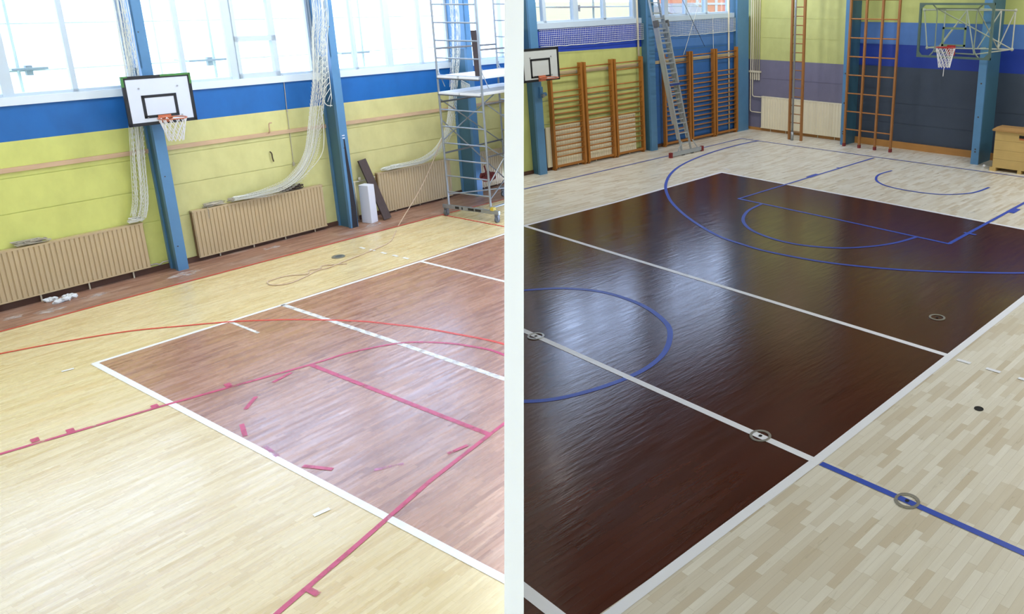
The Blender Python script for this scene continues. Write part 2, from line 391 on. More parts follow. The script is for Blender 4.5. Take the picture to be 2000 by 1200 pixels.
# ------------------------------------------------------------------ SETTING
ZL = 8.5       # ceiling height in the left hall's metres
WINTOP = 8.1
def floor_L():
    b = B(); b.prism([(-4.05,-10),(17,-10),(17,14),(-4.05,14)], -.2, 0)
    o = solo('floor', b, M['floorL'], 'old oak strip floor with yellow boards in the hall of yellow walls', 'floor', F_L, kind='structure', clip='L')
    z1, z2 = .002, .0045
    f = B(); f.add([(-.06,.02,z1),(12,.04,z1),(12,14,z1),(.12,14,z1)], [(0,1,2,3)])
    sub(o, 'stained_court', f, M['fieldL'], clip='L', frame=F_L)
    f = B(); f.add([(-4,-10,z1),(-2.72,-10,z1),(-2.70,0,z1),(-2.36,10.3,z1),(-2.2,14,z1),(-4,14,z1)], [(0,1,2,3,4,5)])
    sub(o, 'border_strip', f, M['borderL'], clip='L', frame=F_L)
    b = B()
    b.strip([(-.07,.02),(.03,2.83),(.1,5.69),(.11,7.99),(.13,14)], .075, z2)
    b.strip([(-.09,.04),(4,.04),(12.3,.03)], .085, z2)
    b.strip([(.1,5.69),(2.41,5.74),(9,5.8)], .07, z2)
    for x, y in ((-1.71,5.62),(-1.39,5.64),(-1.01,5.64),(-.65,5.65),(-.32,5.66)): b.strip([(x-.085,y),(x+.085,y)], .06, z2)
    b.strip([(-.16,-.33),(-.13,-.19)], .05, z2); b.strip([(5.99,-.35),(6.02,-.19)], .055, z2)
    sub(o, 'white_line', b, M['whitelineL'], clip='L', frame=F_L)
    b = B(); b.strip([(.03,2.83),(3.01,2.87),(5.4,2.88),(12,2.95)], .085, z2); b.strip([(-.02,1.93),(.88,1.93)], .05, z2)
    sub(o, 'rubbed_line', b, M['faintline'], clip='L', frame=F_L)
    b = B()
    b.strip([(-2.78,-10),(-2.70,-.25),(-2.65,2.66),(-2.55,6.09),(-2.46,8.49),(-2.31,10.33),(-2.2,14)], .05, z2)
    b.strip([(-2.46,8.38),(-.35,8.44),(12,8.7)], .05, z2)
    arc = smooth_path([(-2.3,-2.6,0),(-2.05,-1.6,0),(-1.66,-.57,0),(-1.38,.1,0),(-.97,.85,0),(-.49,1.39,0),(-.08,1.83,0),(.34,2.19,0),(.95,2.62,0),(1.81,3.08,0),(2.37,3.28,0),(2.92,3.45,0),(3.69,3.6,0),(4.33,3.7,0),(5.2,3.72,0),(6.2,3.6,0)], 5)
    b.strip([(-2.5,-4.4)] + [(p.x,p.y) for p in arc], .05, z2+.0004)
    sub(o, 'red_line', b, M['redline'], clip='L', frame=F_L)
    b = B(); z3 = z2 + .0008
    b.strip([(1.5,-2.7),(1.79,-1.62),(2.13,-.15),(2.66,1.7)], .055, z3)
    b.strip([(2.64,1.7),(6.35,1.73)], .07, z3)
    b.strip([(6.34,1.73),(6.51,.7),(6.77,-.37),(6.98,-1.3),(7.35,-2.7)], .06, z3)
    arc = smooth_path([(2.66,1.7,0),(2.71,1.94,0),(2.80,2.3,0),(3.09,2.83,0),(3.38,3.08,0),(3.81,3.29,0),(4.19,3.39,0),(4.6,3.45,0),(5.2,3.35,0),(5.8,2.95,0),(6.2,2.4,0),(6.34,1.73,0)], 5)
    b.strip([(p.x,p.y) for p in arc], .05, z3)
    for p, q in (((2.74,1.09),(2.67,1.4)),((3.17,.48),(2.95,.74)),((3.51,.25),(3.83,.12)),((5.04,.12),(5.39,.26)),((6.24,1.17),(6.3,1.42))):
        b.strip([p,q], .055, z3)
    for x, y in ((1.8,-1.29),(1.91,-.97),(2.13,-.12),(2.33,.71)): b.strip([(x-.1,y+.02),(x+.02,y)], .08, z3)
    b.strip([(6.9,-1.0),(7.08,-.99)], .06, z3)
    sub(o, 'crimson_line', b, M['pinkline'], clip='L', frame=F_L)
    b = B(); b.strip([(5.8,.50),(5.98,.76)], .05, z3); b.strip([(4.25,.12),(4.6,.08)], .05, z3)
    sub(o, 'faded_line', b, M['pinkfaint'], clip='L', frame=F_L)
    b = B()
    for i, (x, y, r) in enumerate(((-3.15,2.75,.28),(-3.3,1.3,.2),(-3.12,.55,.22),(-3.4,4.6,.18),(-3.25,.1,.15),(-3.1,6.9,.2))):
        n = 14; b.add([(x+r*.55*math.cos(2*PI*k/n)*(1+.2*math.sin(3*k+i)), y+r*math.sin(2*PI*k/n)*(1+.25*math.sin(2*k+i)), z1+.001) for k in range(n)], [tuple(range(n))])
    sub(o, 'plaster_dust', b, M['dust'], frame=F_L)
    return o
floor_L()

def wall_L():
    b = B(); zs = [0, 1.0, 1.635, 2.24, 3.5]
    b.box(-4.05, -3.812, -10, 14, 0, 3.5)
    for z0, z1 in zip(zs[:-1], zs[1:]): b.box(-3.83, -3.80, -10, 14, z0+.007, z1-.009)
    b.box(-4.05, -3.80, -10, 14, WINTOP, ZL)
    solo('wall_left', b, M['wallL'], 'yellow panelled wall with a blue band under the bright windows', 'wall', F_L, kind='structure', clip='L')
    b = B(); b.box(-3.80, -3.775, -10, 14, 0, .11)
    solo('baseboard_left', b, M['skirt'], 'dark skirting along the foot of the yellow wall', 'baseboard', F_L, kind='structure', clip='L')
    b = B(); b.box(-4.05, -3.80, -10, 14, 3.46, 3.50); b.box(-3.95,-3.76,-10,14,3.445,3.585)
    solo('trim_1', b, M['ledge'], 'white window ledge above the blue band of the yellow wall', 'ledge', F_L, kind='structure', clip='L')
    b = B(); b.box(-3.80, -3.765, -10, 14, 2.335, 2.415)
    solo('trim_2', b, M['railL'], 'pale wooden rail along the yellow wall', 'rail', F_L, kind='structure', clip='L')
wall_L()

def window_L(no, y0, y1, thin, wide, casement, label):
    t = Thing('window_%d' % no, label, 'window', F_L, (-3.88, y0, 3.585), kind='structure')
    f = B(); X0, X1 = -3.93, -3.83; zb = 3.585
    f.box(X0,X1,y0,y0+.07,zb,WINTOP); f.box(X0,X1,y1-.07,y1,zb,WINTOP); f.box(X0,X1,y0,y1,zb,zb+.05); f.box(X0,X1,y0,y1,WINTOP-.06,WINTOP)
    f.box(X0,X1+.02,y0,y1,6.25,6.85)
    for y in thin: f.box(X0,X1,y-.04,y+.04,zb,WINTOP)
    for y in wide: f.box(X0,X1+.01,y-.08,y+.08,zb,WINTOP)
    if casement:
        a, c = casement
        f.box(X0,X1+.03,a,c,4.335,4.445); f.box(X0,X1+.03,a,c,zb,zb+.10); f.box(X0,X1+.03,a,a+.07,zb,5.25); f.box(X0,X1+.03,c-.1,c,zb,5.25); f.box(X0,X1+.03,a,c,5.2,5.3)
    t.part('window_frame', f, M['winframe'], clip='L')
    p = B(); p.box(-3.885,-3.88,y0+.03,y1-.03,zb+.02,WINTOP-.03)
    t.part('pane', p, M['glass'], clip='L')
window_L(1, -.85, 2.76, (0.0,1.84), (.885,), None, 'bright window bay left of the first blue pillar of the yellow wall')
window_L(2, 2.94, 6.44, (3.675,6.36), (4.63,), (4.70,5.57), 'bright window bay with a two-light casement between the first two pillars')
window_L(3, 6.62, 10.2, (7.44,9.32), (8.37,), None, 'bright window bay right of the pillar with flaked black paint')
window_L(4, 10.37, 13.8, (11.25,12.08), (), None, 'bright window bay seen behind the scaffold tower')
window_L(5, -4.6, -1.05, (-2.0,-3.8), (-2.9,), None, 'window bay next to the gallery in the yellow hall')
window_L(6, -10, -4.8, (-5.7,-7.4,-9.1), (-6.6,-8.3), None, 'window bay nearest the gallery end of the yellow hall')

def pillar_L(y0, y1, xf, label, scorch=False):
    t = Thing('pillar', label, 'pillar', F_L, (-3.78, y0, 0), kind='structure')
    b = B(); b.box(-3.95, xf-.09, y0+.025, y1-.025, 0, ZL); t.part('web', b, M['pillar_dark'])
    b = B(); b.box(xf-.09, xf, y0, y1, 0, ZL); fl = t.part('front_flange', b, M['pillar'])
    b = B(); b.box(-3.80, -3.72, y0, y1, 0, ZL); t.part('rear_flange', b, M['pillar'])
    b = B(); b.box(-3.72, xf, y0-.005, y0+.03, 3.95, ZL); t.part('side_plate', b, M['pillar'])
    b = B()
    for z in (.5, 1.9, 4.6): b.cyl((xf, (y0+y1)/2-.03, z), (xf+.006, (y0+y1)/2-.03, z), .012, 8)
    t.part('bolt', b, M['hook'], parent=fl)
    if scorch:
        b = B(); pts = [(.0,.02,.0),(.0,.16,.0),(.0,.17,.5),(.0,.15,1.0),(.0,.12,1.5),(.0,.09,2.1),(.0,.06,2.1),(.0,.05,1.6),(.0,.05,1.0),(.0,.04,.5)]
        b.add([(xf+.0015, y0+p[1]+.015, p[2]+.002) for p in pts], [tuple(range(len(pts)))])
        t.part('flaked_patch', b, M['scorch'], parent=fl, label='black patch of flaked paint')
        b = B()
        for z in (2.12, 2.18): b.box(xf, xf+.012, y0+.05, y0+.11, z, z+.02)
        t.part('tape', b, M['foam'], parent=fl)
pillar_L(2.76, 2.95, -3.44, 'blue steel pillar with the white backboard on the yellow wall')
pillar_L(6.43, 6.62, -3.28, 'blue steel pillar with flaked black paint beside the foam block', True)
pillar_L(10.18, 10.37, -3.16, 'blue steel pillar standing behind the scaffold tower')
pillar_L(-1.05, -.85, -3.5, 'blue steel pillar near the gallery in the yellow hall')

# right hall shell
ZR = 8.0
WT_R = 7.75
def floor_R():
    b = B(); b.prism([(-5,-9),(14.6,-9),(14.6,16.3),(-5,16.3)], -.2, 0)
    o = solo('floor', b, M['floorR'], 'newly sanded pale ash floor around the dark brown court', 'floor', F_R, kind='structure', clip='R')
    z1, z2 = .002, .0045
    f = B(); f.add([(8.7,-9,z1),(9.02,-.08,z1),(9.0,3.01,z1),(8.97,9.33,z1),(-.25,9.6,z1),(.04,3.1,z1),(.1,-9,z1)], [(0,1,2,3,4,5,6)])
    sub(o, 'lacquered_court', f, M['fieldR'], clip='R', frame=F_R)
    b = B()
    b.strip([(8.62,-9),(8.99,-2.71),(9.0,-1.55),(9.02,-.08),(9.0,3.01),(8.99,5.59),(8.97,9.33)], .10, z2)
    b.strip([(-.27,9.59),(4.19,9.51),(8.98,9.33)], .085, z2)
    b.strip([(.1,-9),(.04,3.1),(0,5.58),(-.25,9.62)], .09, z2)
    b.strip([(.04,3.1),(4.82,3.4),(7.37,3.17),(9.0,3.0)], .085, z2) if False else b.strip([(.02,3.12),(9.0,3.0)], .085, z2)
    b.strip([(0,-.02),(4.3,-.03),(9.02,-.08)], .085, z2)
    b.strip([(.1,-2.99),(8.95,-2.99)], .10, z2)
    for x in (9.21,9.58,9.97,10.33,10.7): b.strip([(x-.10,2.97),(x+.075,2.97)], .06, z2)
    b.strip([(-.45,9.98),(-.30,9.99)], .05, z2)
    sub(o, 'white_line', b, M['whitelineR'], clip='R', frame=F_R)
    b = B(); z3 = z2 + .0006
    b.strip([(9.08,-.08),(10,-.08),(11.01,-.09),(14.5,-.1)], .07, z3)
    c = smooth_path([(p[0],p[1],0) for p in ((3.02,.91),(3.41,1.36),(4.01,1.66),(4.79,1.68),(5.45,1.48),(5.83,1.23),(6.18,.78),(6.34,.34),(6.36,-.09),(6.27,-.59),(6.11,-.98),(5.87,-1.25),(5.4,-1.58),(4.7,-1.75),(4.0,-1.65),(3.3,-1.2),(2.95,-.5),(2.85,.3),(3.02,.91))], 5)
    b.strip([(p.x,p.y) for p in c], .075, z3)
    b.strip([(1.87,7.65),(4.67,7.60),(6.97,7.51)], .07, z3)
    b.strip([(1.88,7.64),(1.83,10.57),(1.78,13.95)], .06, z3); b.strip([(6.95,7.51),(6.9,11.49),(6.86,14.2)], .075, z3)
    c = smooth_path([(p[0],p[1],0) for p in ((2.56,7.60),(2.69,6.97),(3.01,6.38),(3.42,5.98),(3.87,5.75),(4.44,5.63),(4.98,5.68),(5.56,5.97),(5.94,6.42),(6.18,6.93),(6.3,7.52))], 5)
    b.strip([(p.x,p.y) for p in c], .07, z3)
    c = smooth_path([(p[0],p[1],0) for p in ((-2.45,14.1),(-2.46,13.06),(-2.27,11.56),(-1.81,9.93),(-1.19,8.69),(-.32,7.56),(.55,6.74),(1.31,6.18),(2.26,5.62),(3.36,5.13),(4.09,4.99),(4.71,4.95),(5.7,5.09),(6.52,5.38),(7.26,5.78),(7.93,6.26),(8.57,6.78),(9.5,7.7),(10.4,9.2),(11,11),(11.1,14.2))], 5)
    b.strip([(p.x,p.y) for p in c], .07, z3)
    c = smooth_path([(p[0],p[1],0) for p in ((3.02,12.70),(3.0,12.07),(3.2,11.53),(3.5,11.17),(3.92,10.95),(4.49,10.89),(5.08,11.0),(5.44,11.31),(5.67,11.77),(5.72,12.48))], 5)
    b.strip([(p.x,p.y) for p in c], .06, z3)
    b.strip([(-2.35,-9),(-2.58,5.04),(-2.75,8.11),(-2.9,11.12),(-3.12,14.04)], .05, z3)
    b.strip([(-3.12,14.04),(1.6,14.09),(5.81,14.18),(11.5,14.25)], .05, z3)
    b.strip([(1.81,10.55),(1.78,11.05)], .14, z3+.0003); b.strip([(1.70,12.08),(1.86,12.08)], .07, z3+.0003)
    b.strip([(6.86,8.39),(7.10,8.39)], .08, z3+.0003); b.strip([(6.98,10.45),(6.97,10.88)], .16, z3+.0003)
    sub(o, 'blue_line', b, M['blueline'], clip='R', frame=F_R)
floor_R()

def wall_R():
    b = B(); b.box(-.30, 0, -4, 9.75, 0, 3.74)
    zs = [0, .62, 1.24, 1.86, 2.48, 3.1, 3.74]
    b.box(-.30, 0, -4, 9.75, WT_R, ZR+.3)
    b.warp()
    solo('wall_left', b, M['wallR'], 'window wall with a yellow-green bay and a blue bay behind wooden wall bars', 'wall', F_W, kind='structure', clip='R')
    b = B()
    for z in (.62, 1.24, 1.86, 2.42, 2.86): b.box(-.01, .003, 4.3, 8.6, z, z+.012)
    for z in (.62, 1.24, 1.86): b.box(-.01, .003, .2, 4.1, z, z+.008)
    b.warp(); solo('trim_3', b, M['pillar_dark'], 'dark panel joints across the window wall behind the wall bars', 'joint', F_W, kind='structure')
    b = B(); b.box(-.2, .04, -4, 9.4, 3.72, 3.865); b.warp()
    solo('trim_4', b, M['winframeR'], 'pale ledge under the windows above the hanging nets', 'ledge', F_W, kind='structure', clip='R')
    b = B(); b.box(0, .03, -4, 8.75, 2.51, 2.60); b.warp()
    solo('trim_5', b, M['railR'], 'pale wooden rail behind the wall bars', 'rail', F_W, kind='structure', clip='R')
    b = B(); b.box(0, .03, -4, 9.2, 0, .1); b.warp()
    solo('baseboard_left', b, M['skirt'], 'dark skirting under the wooden wall bars', 'baseboard', F_W, kind='structure', clip='R')
    b = B(); b.box(-5.2, 14.6, 15.86, 16.2, -.2, ZR+.3)
    for z in (1.79, 3.15, 3.785): b.box(-4.4, -.12, 15.852, 15.861, z, z+.006)
    for z in (.75, 1.35): b.box(.1, 8, 15.852, 15.861, z, z+.008)
    solo('wall_back', b, M['wallend'], 'end wall banded in yellow-green, blue and dark grey', 'wall', F_R, kind='structure')
    b = B(); b.box(-4.25, -.1, 15.82, 15.86, 0, .09); b.box(.05, 4.25, 15.80, 15.86, 0, .20); b.box(4.4, 14.4, 15.80, 15.86, 0, .20)
    solo('baseboard_back', b, M['basewood'], 'pale wooden skirting along the foot of the end wall', 'baseboard', F_R, kind='structure')
    b = B(); b.box(14.4, 14.7, -9, 16.2, -.2, ZR+.3)
    solo('wall_right', b, M['wallplain'], 'plain wall opposite the windows of the renovated hall', 'wall', F_R, kind='structure', clip='R')
    b = B(); b.prism([(-5.2,-9),(14.7,-9),(14.7,16.2),(-5.2,16.2)], ZR, ZR+.3)
    solo('ceiling', b, M['ceilR'], 'brown-grey ceiling over the renovated hall', 'ceiling', F_R, kind='structure', clip='R')
    b = B(); b.prism([(-4.05,-10),(17,-10),(17,14),(-4.05,14)], ZL, ZL+.25)
    solo('ceiling', b, M['ceil'], 'white ceiling over the unrenovated yellow hall', 'ceiling', F_L, kind='structure', clip='L')
    b = B(); b.box(-4.05, 17, -10.3, -10, -.2, ZL+.25)
    solo('wall_near', b, M['wallplain'], 'plain wall under the gallery end of the yellow hall', 'wall', F_L, kind='structure', clip='L')
    # the partition between the halls: an added slab filling the white gap, raked end facing camera
    cp, sp = math.cos(PITCH), math.sin(PITCH)
    def at(px, py, dep): return CAM + cam_dir(px, py) * dep
    D = 3.6; cx, ha = 1004., 19.
    tb, tt = at(cx, 2150, D), at(cx, -1350, D)
    side = (at(cx+ha, 600, D) - at(cx-ha, 600, D)) / 2
    h = PART_N.cross(Vector((0,0,1))).normalized()
    if h.dot(cam_dir(1004, 300)) < 0: h = -h
    far = 23.4
    def to_far(p): return p + h * far
    poly = [tb, tt, to_far(tt), to_far(tb)]
    b = B(); b.add([p - side for p in poly] + [p + side for p in poly], [(0,1,2,3),(7,6,5,4),(0,4,5,1),(1,5,6,2),(2,6,7,3),(3,7,4,0)])
    solo('wall_added_divider', b, M['partition'], 'white partition wall added to fill the gap, seen end-on between the two halls', 'wall', F_R, kind='structure')
wall_R()

def window_R(no, s0, s1, thin, wide, label):
    t = Thing('window_%d' % no, label, 'window', F_W, (-.1, s0, 3.86), kind='structure')
    f = B(); X0, X1 = -.16, -.04; zb = 3.865; S = lambda s: s + .02*3.9
    f.box(X0,X1,s0,s0+.06,zb,WT_R); f.box(X0,X1,s1-.06,s1,zb,WT_R); f.box(X0,X1,s0,s1,zb,zb+.05); f.box(X0,X1,s0,s1,WT_R-.06,WT_R)
    f.box(X0,X1+.02,s0,s1,6.1,6.75)
    for s in thin: f.box(X0,X1,S(s)-.05,S(s)+.05,zb,WT_R)
    for s in wide: f.box(X0,X1+.01,S(s)-.085,S(s)+.085,zb,WT_R)
    f.warp(); t.part('window_frame', f, M['winframeR'], clip='R')
    p = B(); p.box(-.105,-.10,s0+.03,s1-.03,zb+.02,WT_R-.03); p.warp()
    t.part('pane', p, M['glass'], clip='R')
window_R(7, .2, 4.2, (.67,2.8), (1.73,3.98), 'pale window bay over the hanging net by the small backboard')
window_R(8, 4.45, 8.62, (6.3,7.3,8.5), (5.35,), 'pale window bay behind the top of the aluminium ladder')
window_R(9, -4, -.1, (-1.0,-3.0), (-2.0,), 'window bay beside the white partition in the renovated hall')

def pillar_R(frame, box, label, wp, side=None):
    x0,x1,y0,y1 = box
    t = Thing('pillar', label, 'pillar', frame, (x0,y0,0), kind='structure')
    if frame is F_W:
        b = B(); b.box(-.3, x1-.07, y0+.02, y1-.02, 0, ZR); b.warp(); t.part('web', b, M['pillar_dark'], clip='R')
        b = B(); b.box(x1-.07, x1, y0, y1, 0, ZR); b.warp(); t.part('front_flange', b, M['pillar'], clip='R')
    else:
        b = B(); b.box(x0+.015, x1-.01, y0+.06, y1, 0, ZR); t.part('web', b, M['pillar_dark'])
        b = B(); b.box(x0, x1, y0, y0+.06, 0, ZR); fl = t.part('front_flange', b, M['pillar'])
        b = B()
        for z in (.35, .42, 1.3, 2.2): b.cyl(((x0+x1)/2, y0, z), ((x0+x1)/2, y0-.006, z), .022, 10)
        t.part('bolt', b, M['hook'], parent=fl)
pillar_R(F_W, (-.3,.30,-.04,.20), 'blue steel pillar carrying the small white backboard', True)
pillar_R(F_W, (-.3,.30,4.24,4.50), 'blue steel pillar left of the aluminium ladder', True)
pillar_R(F_W, (-.3,.18,8.74,9.38), 'wide blue steel pillar in the corner beside the heating pipes', True)
pillar_R(F_R, (-.11,.05,15.2,15.9), 'blue steel pillar on the end wall behind the climbing frame', False)
pillar_R(F_R, (4.21,4.42,14.93,15.9), 'blue steel pillar below the clear backboard on the end wall', False)

# ------------------------------------------------------------------ LEFT HALL THINGS
def radiator(frame, x0, y0, y1, z0, z1, label, mt, depth=.12, axis='y', flip=1, wp=False, group=None, pitch=.075, clip=None):
    """ribbed panel radiator along y (axis y: faces +x) or along x (faces -y)"""
    t = Thing('radiator', label, 'radiator', frame, (x0, y0, z0) if axis == 'y' else (y0, x0, z0), group)
    def put(b):
        if axis == 'x': b.v = [(v[1], x0 - (v[0]-x0), v[2]) for v in b.v]
        if wp: b.warp()
        return b
    xf = x0 + depth
    b = B(); n = max(3, round((y1-y0)/pitch)); w = (y1-y0)/n; prof = []
    for i in range(n):
        a = y0 + i*w; prof += [(xf-.016, a), (xf-.016, a+w*.12), (xf, a+w*.24), (xf, a+w*.88), (xf-.016, a+w)]
    vs = [(x,y,z) for z in (z0,z1-.03) for x,y in prof]; m = len(prof)
    b.add(vs, [(i,i+1,m+i+1,m+i) for i in range(m-1)])
    b.box(xf-.05, xf-.017, y0, y1, z0, z1-.03)
    t.part('front_panel', put(b), mt, clip=clip)
    b = B(); b.box(x0+.012, xf+.004, y0-.004, y1+.004, z1-.032, z1); t.part('top_cover', put(b), mt, clip=clip)
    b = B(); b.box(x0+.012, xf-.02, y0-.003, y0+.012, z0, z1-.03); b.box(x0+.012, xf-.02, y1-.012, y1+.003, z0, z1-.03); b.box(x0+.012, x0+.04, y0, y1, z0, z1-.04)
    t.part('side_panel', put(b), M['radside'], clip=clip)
    b = B(); b.box(xf-.001, xf+.006, y0, y1, z0-.004, z0+.022); t.part('bottom_edge', put(b), mt, clip=clip)
    k = max(2, int((y1-y0)/.62))
    for i in range(k):
        y = y0 + (i+.6)*(y1-y0)/k; b = B(); b.cyl((x0+.06,y,z0+.01), (x0+.06,y,0.0), .013, 8); t.part('foot', put(b), M['pipe'])
    return t
radiator(F_L, -3.798, -.5, 2.40, .15, 1.05, 'ribbed beige radiator left of the first blue pillar', M['radL'])
radiator(F_L, -3.798, 3.29, 6.10, .09, 1.07, 'ribbed beige radiator between the two left blue pillars', M['radL'])
radiator(F_L, -3.798, 7.56, 9.78, .06, 1.07, 'ribbed beige radiator behind the leaning dark plank', M['radL'])
radiator(F_L, -3.798, 10.65, 11.65, .06, 1.07, 'ribbed beige radiator behind the scaffold tower', M['radL'], clip='L')
# pipes joining the radiators at the foot of the wall
for ya, yb, z, lab in ((2.42,2.74,.17,'dirty pipe stub at floor level beside the backboard pillar'),(6.66,7.52,.98,'cream valve pipe between the foam block and the yellow wall')):
    b = B(); x = -3.745
    b.tube(smooth_path([(x,ya,z),(x,ya+.1,z),(x,(ya+yb)/2,z-.03),(x,yb-.1,z),(x,yb,z)],4), .016, 8)
    if z > .5: b.cyl((x,6.95,z),(x,6.95,0.01),.02,8); b.cyl((x+.0,7.1,z-.02),(x,7.1,z+.07),.035,8)
    solo('radiator_pipe', b, M['pipe'] if z>.5 else M['cord'], lab, 'pipe', F_L, (x,ya,z), smooth=True)

def hoop_net(b, c, r0, r1, h, n=12, rows=4, rad=.006, z0=0, ax=None):
    """knotted basketball net hanging from a ring at c"""
    def pt(k, i):
        t = i/rows; r = r0 + (r1-r0)*t**.8
        a = 2*PI*(k + .5*(i % 2))/n; return (c[0]+r*math.cos(a), c[1]+r*math.sin(a), c[2]-h*t)
    for i in range(rows):
        for k in range(n):
            b.tube([pt(k,i), pt(k,i+1)], rad, 4)
            b.tube([pt(k,i), pt(k-1 if i % 2 == 0 else k+1, i+1)], rad, 4)
def small_hoop(frame, x, y0, y1, z0, z1, xr, yc, zr, xp, zin, yin, label, white, edge_green, arm_cols, net=True, wp=False):
    t = Thing('basketball_hoop', label, 'basketball hoop', frame, (x, (y0+y1)/2, z0))
    W = (lambda b: b.warp()) if wp else (lambda b: b)
    b = B(); b.box(x-.03, x, y0, y1, z0, z1); bb = t.part('backboard', W(b), white)
    e = .055; X = x + .004; b = B()
    for q in ((y0-.003,y1+.003,z0-.003,z0+e),(y0-.003,y1+.003,z1-e,z1+.003),(y0-.003,y0+e,z0,z1),(y1-e,y1+.003,z0,z1)): b.box(x-.034, X, *q)
    t.part('border', W(b), M['black'], parent=bb, label='black painted border')
    a0, a1 = yin; c0, c1 = zin; b = B(); e = .05
    for q in ((a0,a1,c0,c0+e),(a0,a1,c1-e,c1),(a0,a0+e,c0,c1),(a1-e,a1,c0,c1)): b.box(x-.002, X, *q)
    t.part('target_square', W(b), M['black'], parent=bb, label='black rectangle outline above the rim')
    if edge_green:
        b = B(); ym = y0 + .55*(y1-y0); b.box(x-.036, X+.002, ym, y1+.005, z1-.03, z1+.006); b.box(x-.036, X+.002, y1-.03, y1+.006, z1-.20, z1+.003); b.box(x-.036,X+.002,y0-.006,y0+.03,z1-.18,z1+.003); b.box(x-.036,X+.002,y0,y0+.1,z1-.02,z1+.006)
        t.part('edge_tape', b, M['green'], parent=bb, label='green tape along the top corners')
    b = B()
    for yy, zz in ((y0+.25,z1-.22),(y1-.25,z1-.22),(y0+.32,z0+.13),(y1-.25,z0+.13)): b.cyl((x,yy,zz),(x+.012,yy,zz),.014,8)
    t.part('bolt', W(b), M['steel'], parent=bb)
    b = B(); b.box(x, x+.02, yc-.11, yc+.11, zr-.10, zr+.04); b.bar((x+.01,yc-.07,zr-.06),(xr-.2,yc-.1,zr-.01),.03,.02); b.bar((x+.01,yc+.07,zr-.06),(xr-.2,yc+.1,zr-.01),.03,.02)
    t.part('rim_bracket', W(b), M['rim'])
    r = .225; b = B(); b.tube([(xr+r*math.cos(2*PI*k/28), yc+r*math.sin(2*PI*k/28), zr) for k in range(28)], .011, 8, True)
    b.bar((x+.01,yc,zr),(xr-r,yc,zr),.12,.02)
    t.part('rim', W(b), M['rim'], smooth=False)
    if net:
        b = B(); hoop_net(b, (xr,yc,zr), r, .12, .42, 12, 4, .007); t.part('net', W(b), M['hoopnet'])
    b = B()
    for yy in (-.07,.07): b.bar((xp,yc+yy+arm_cols,z0+.28),(x-.03,yc+yy,z0+.28),.05,.05); b.bar((xp,yc+yy+arm_cols,z0+.72),(x-.03,yc+yy,z0+.72),.05,.05)
    t.part('wall_arm', W(b), M['pillar'])
    return t
small_hoop(F_L, -3.2, 2.31, 3.46, 2.935, 3.83, -2.9, 2.90, 3.06, -3.42, (3.06,3.48), (2.575,3.165),
           'white backboard with green-edged black border, rim and white net on the yellow wall', M['bbwhite'], True, -.04)

def net_bundle(b, path, width, depth, n=18, waves=1.0, rad=.006, knots=26, seed=1, pinch=None):
    """gathered netting: cords snaking along the path, crossing one another in diamonds"""
    rnd = random.Random(seed); P = smooth_path(path, 7); m = len(P)
    cum = [0]
    for i in range(1,m): cum.append(cum[-1] + (P[i]-P[i-1]).length)
    for j in range(n):
        u0 = (j+.5)/n*2-1; ph = rnd.uniform(0,6.28); pts = []
        dj = rnd.uniform(-1,1)
        for i in range(m):
            t = cum[i]/cum[-1]
            tan = (P[min(i+1,m-1)]-P[max(i-1,0)]).normalized(); sd = tan.cross(Vector((1,0,0)))
            if sd.length < .01: sd = Vector((0,1,0))
            sd.normalize(); nx = Vector((1,0,0))
            w = width(t)/2; d = depth*(.4+.6*min(1,w/.12))
            z = (1 if (i+j) % 2 else -1) * .7/n
            u = max(-1, min(1, u0 + z + .12*math.sin(5*t*waves+ph)))
            pts.append(P[i] + sd*(u*w) + nx*(d*(.5+.5*math.sin(3*u+9*t+dj*2)) ))
        b.tube(pts, rad, 4)
    # cross cords
    for k in range(knots):
        t = (k+.5)/knots; i = min(m-2, int(t*(m-1))); tan = (P[i+1]-P[i]).normalized(); sd = tan.cross(Vector((1,0,0))).normalized(); w = width(t)/2
        q = []
        for a in range(9):
            u = a/8*2-1; q.append(P[i] + sd*(u*w*.98) + Vector((depth*(.6+.5*math.sin(3*u+9*t)),0,0)) + tan*(.05*((a%2)*2-1)))
        b.tube(q, rad, 4)
def tangle(b, c, r, n, seed, rad=.007, flat=.35, stretch=(1,1)):
    rnd = random.Random(seed)
    for _ in range(n):
        pts = [(c[0]+rnd.uniform(-1,1)*r*stretch[0]*.35, c[1]+rnd.uniform(-1,1)*r*stretch[1], c[2]+rnd.uniform(0,1)*r*flat) for _ in range(6)]
        b.tube(smooth_path(pts,4), rad, 4)

# net 1: straight bundle hanging beside the first pillar
t = Thing('safety_net', 'bundled white net hanging straight down beside the backboard pillar', 'net', F_L, (-3.66,2.40,1.06))
b = B(); net_bundle(b, [(-3.42,2.60,8.0),(-3.42,2.60,5.2),(-3.44,2.59,4.4),(-3.46,2.58,3.8),(-3.58,2.53,2.8),(-3.62,2.48,2.1),(-3.64,2.42,1.5),(-3.64,2.33,1.19)], lambda t: .17+.09*t, .08, 22, 1, .0048, 60, 3)
t.part('netting', b, M['net'])
b = B(); tangle(b, (-3.66,2.28,1.09), .13, 16, 5, .007, .8); t.part('gathered_end', b, M['net'])
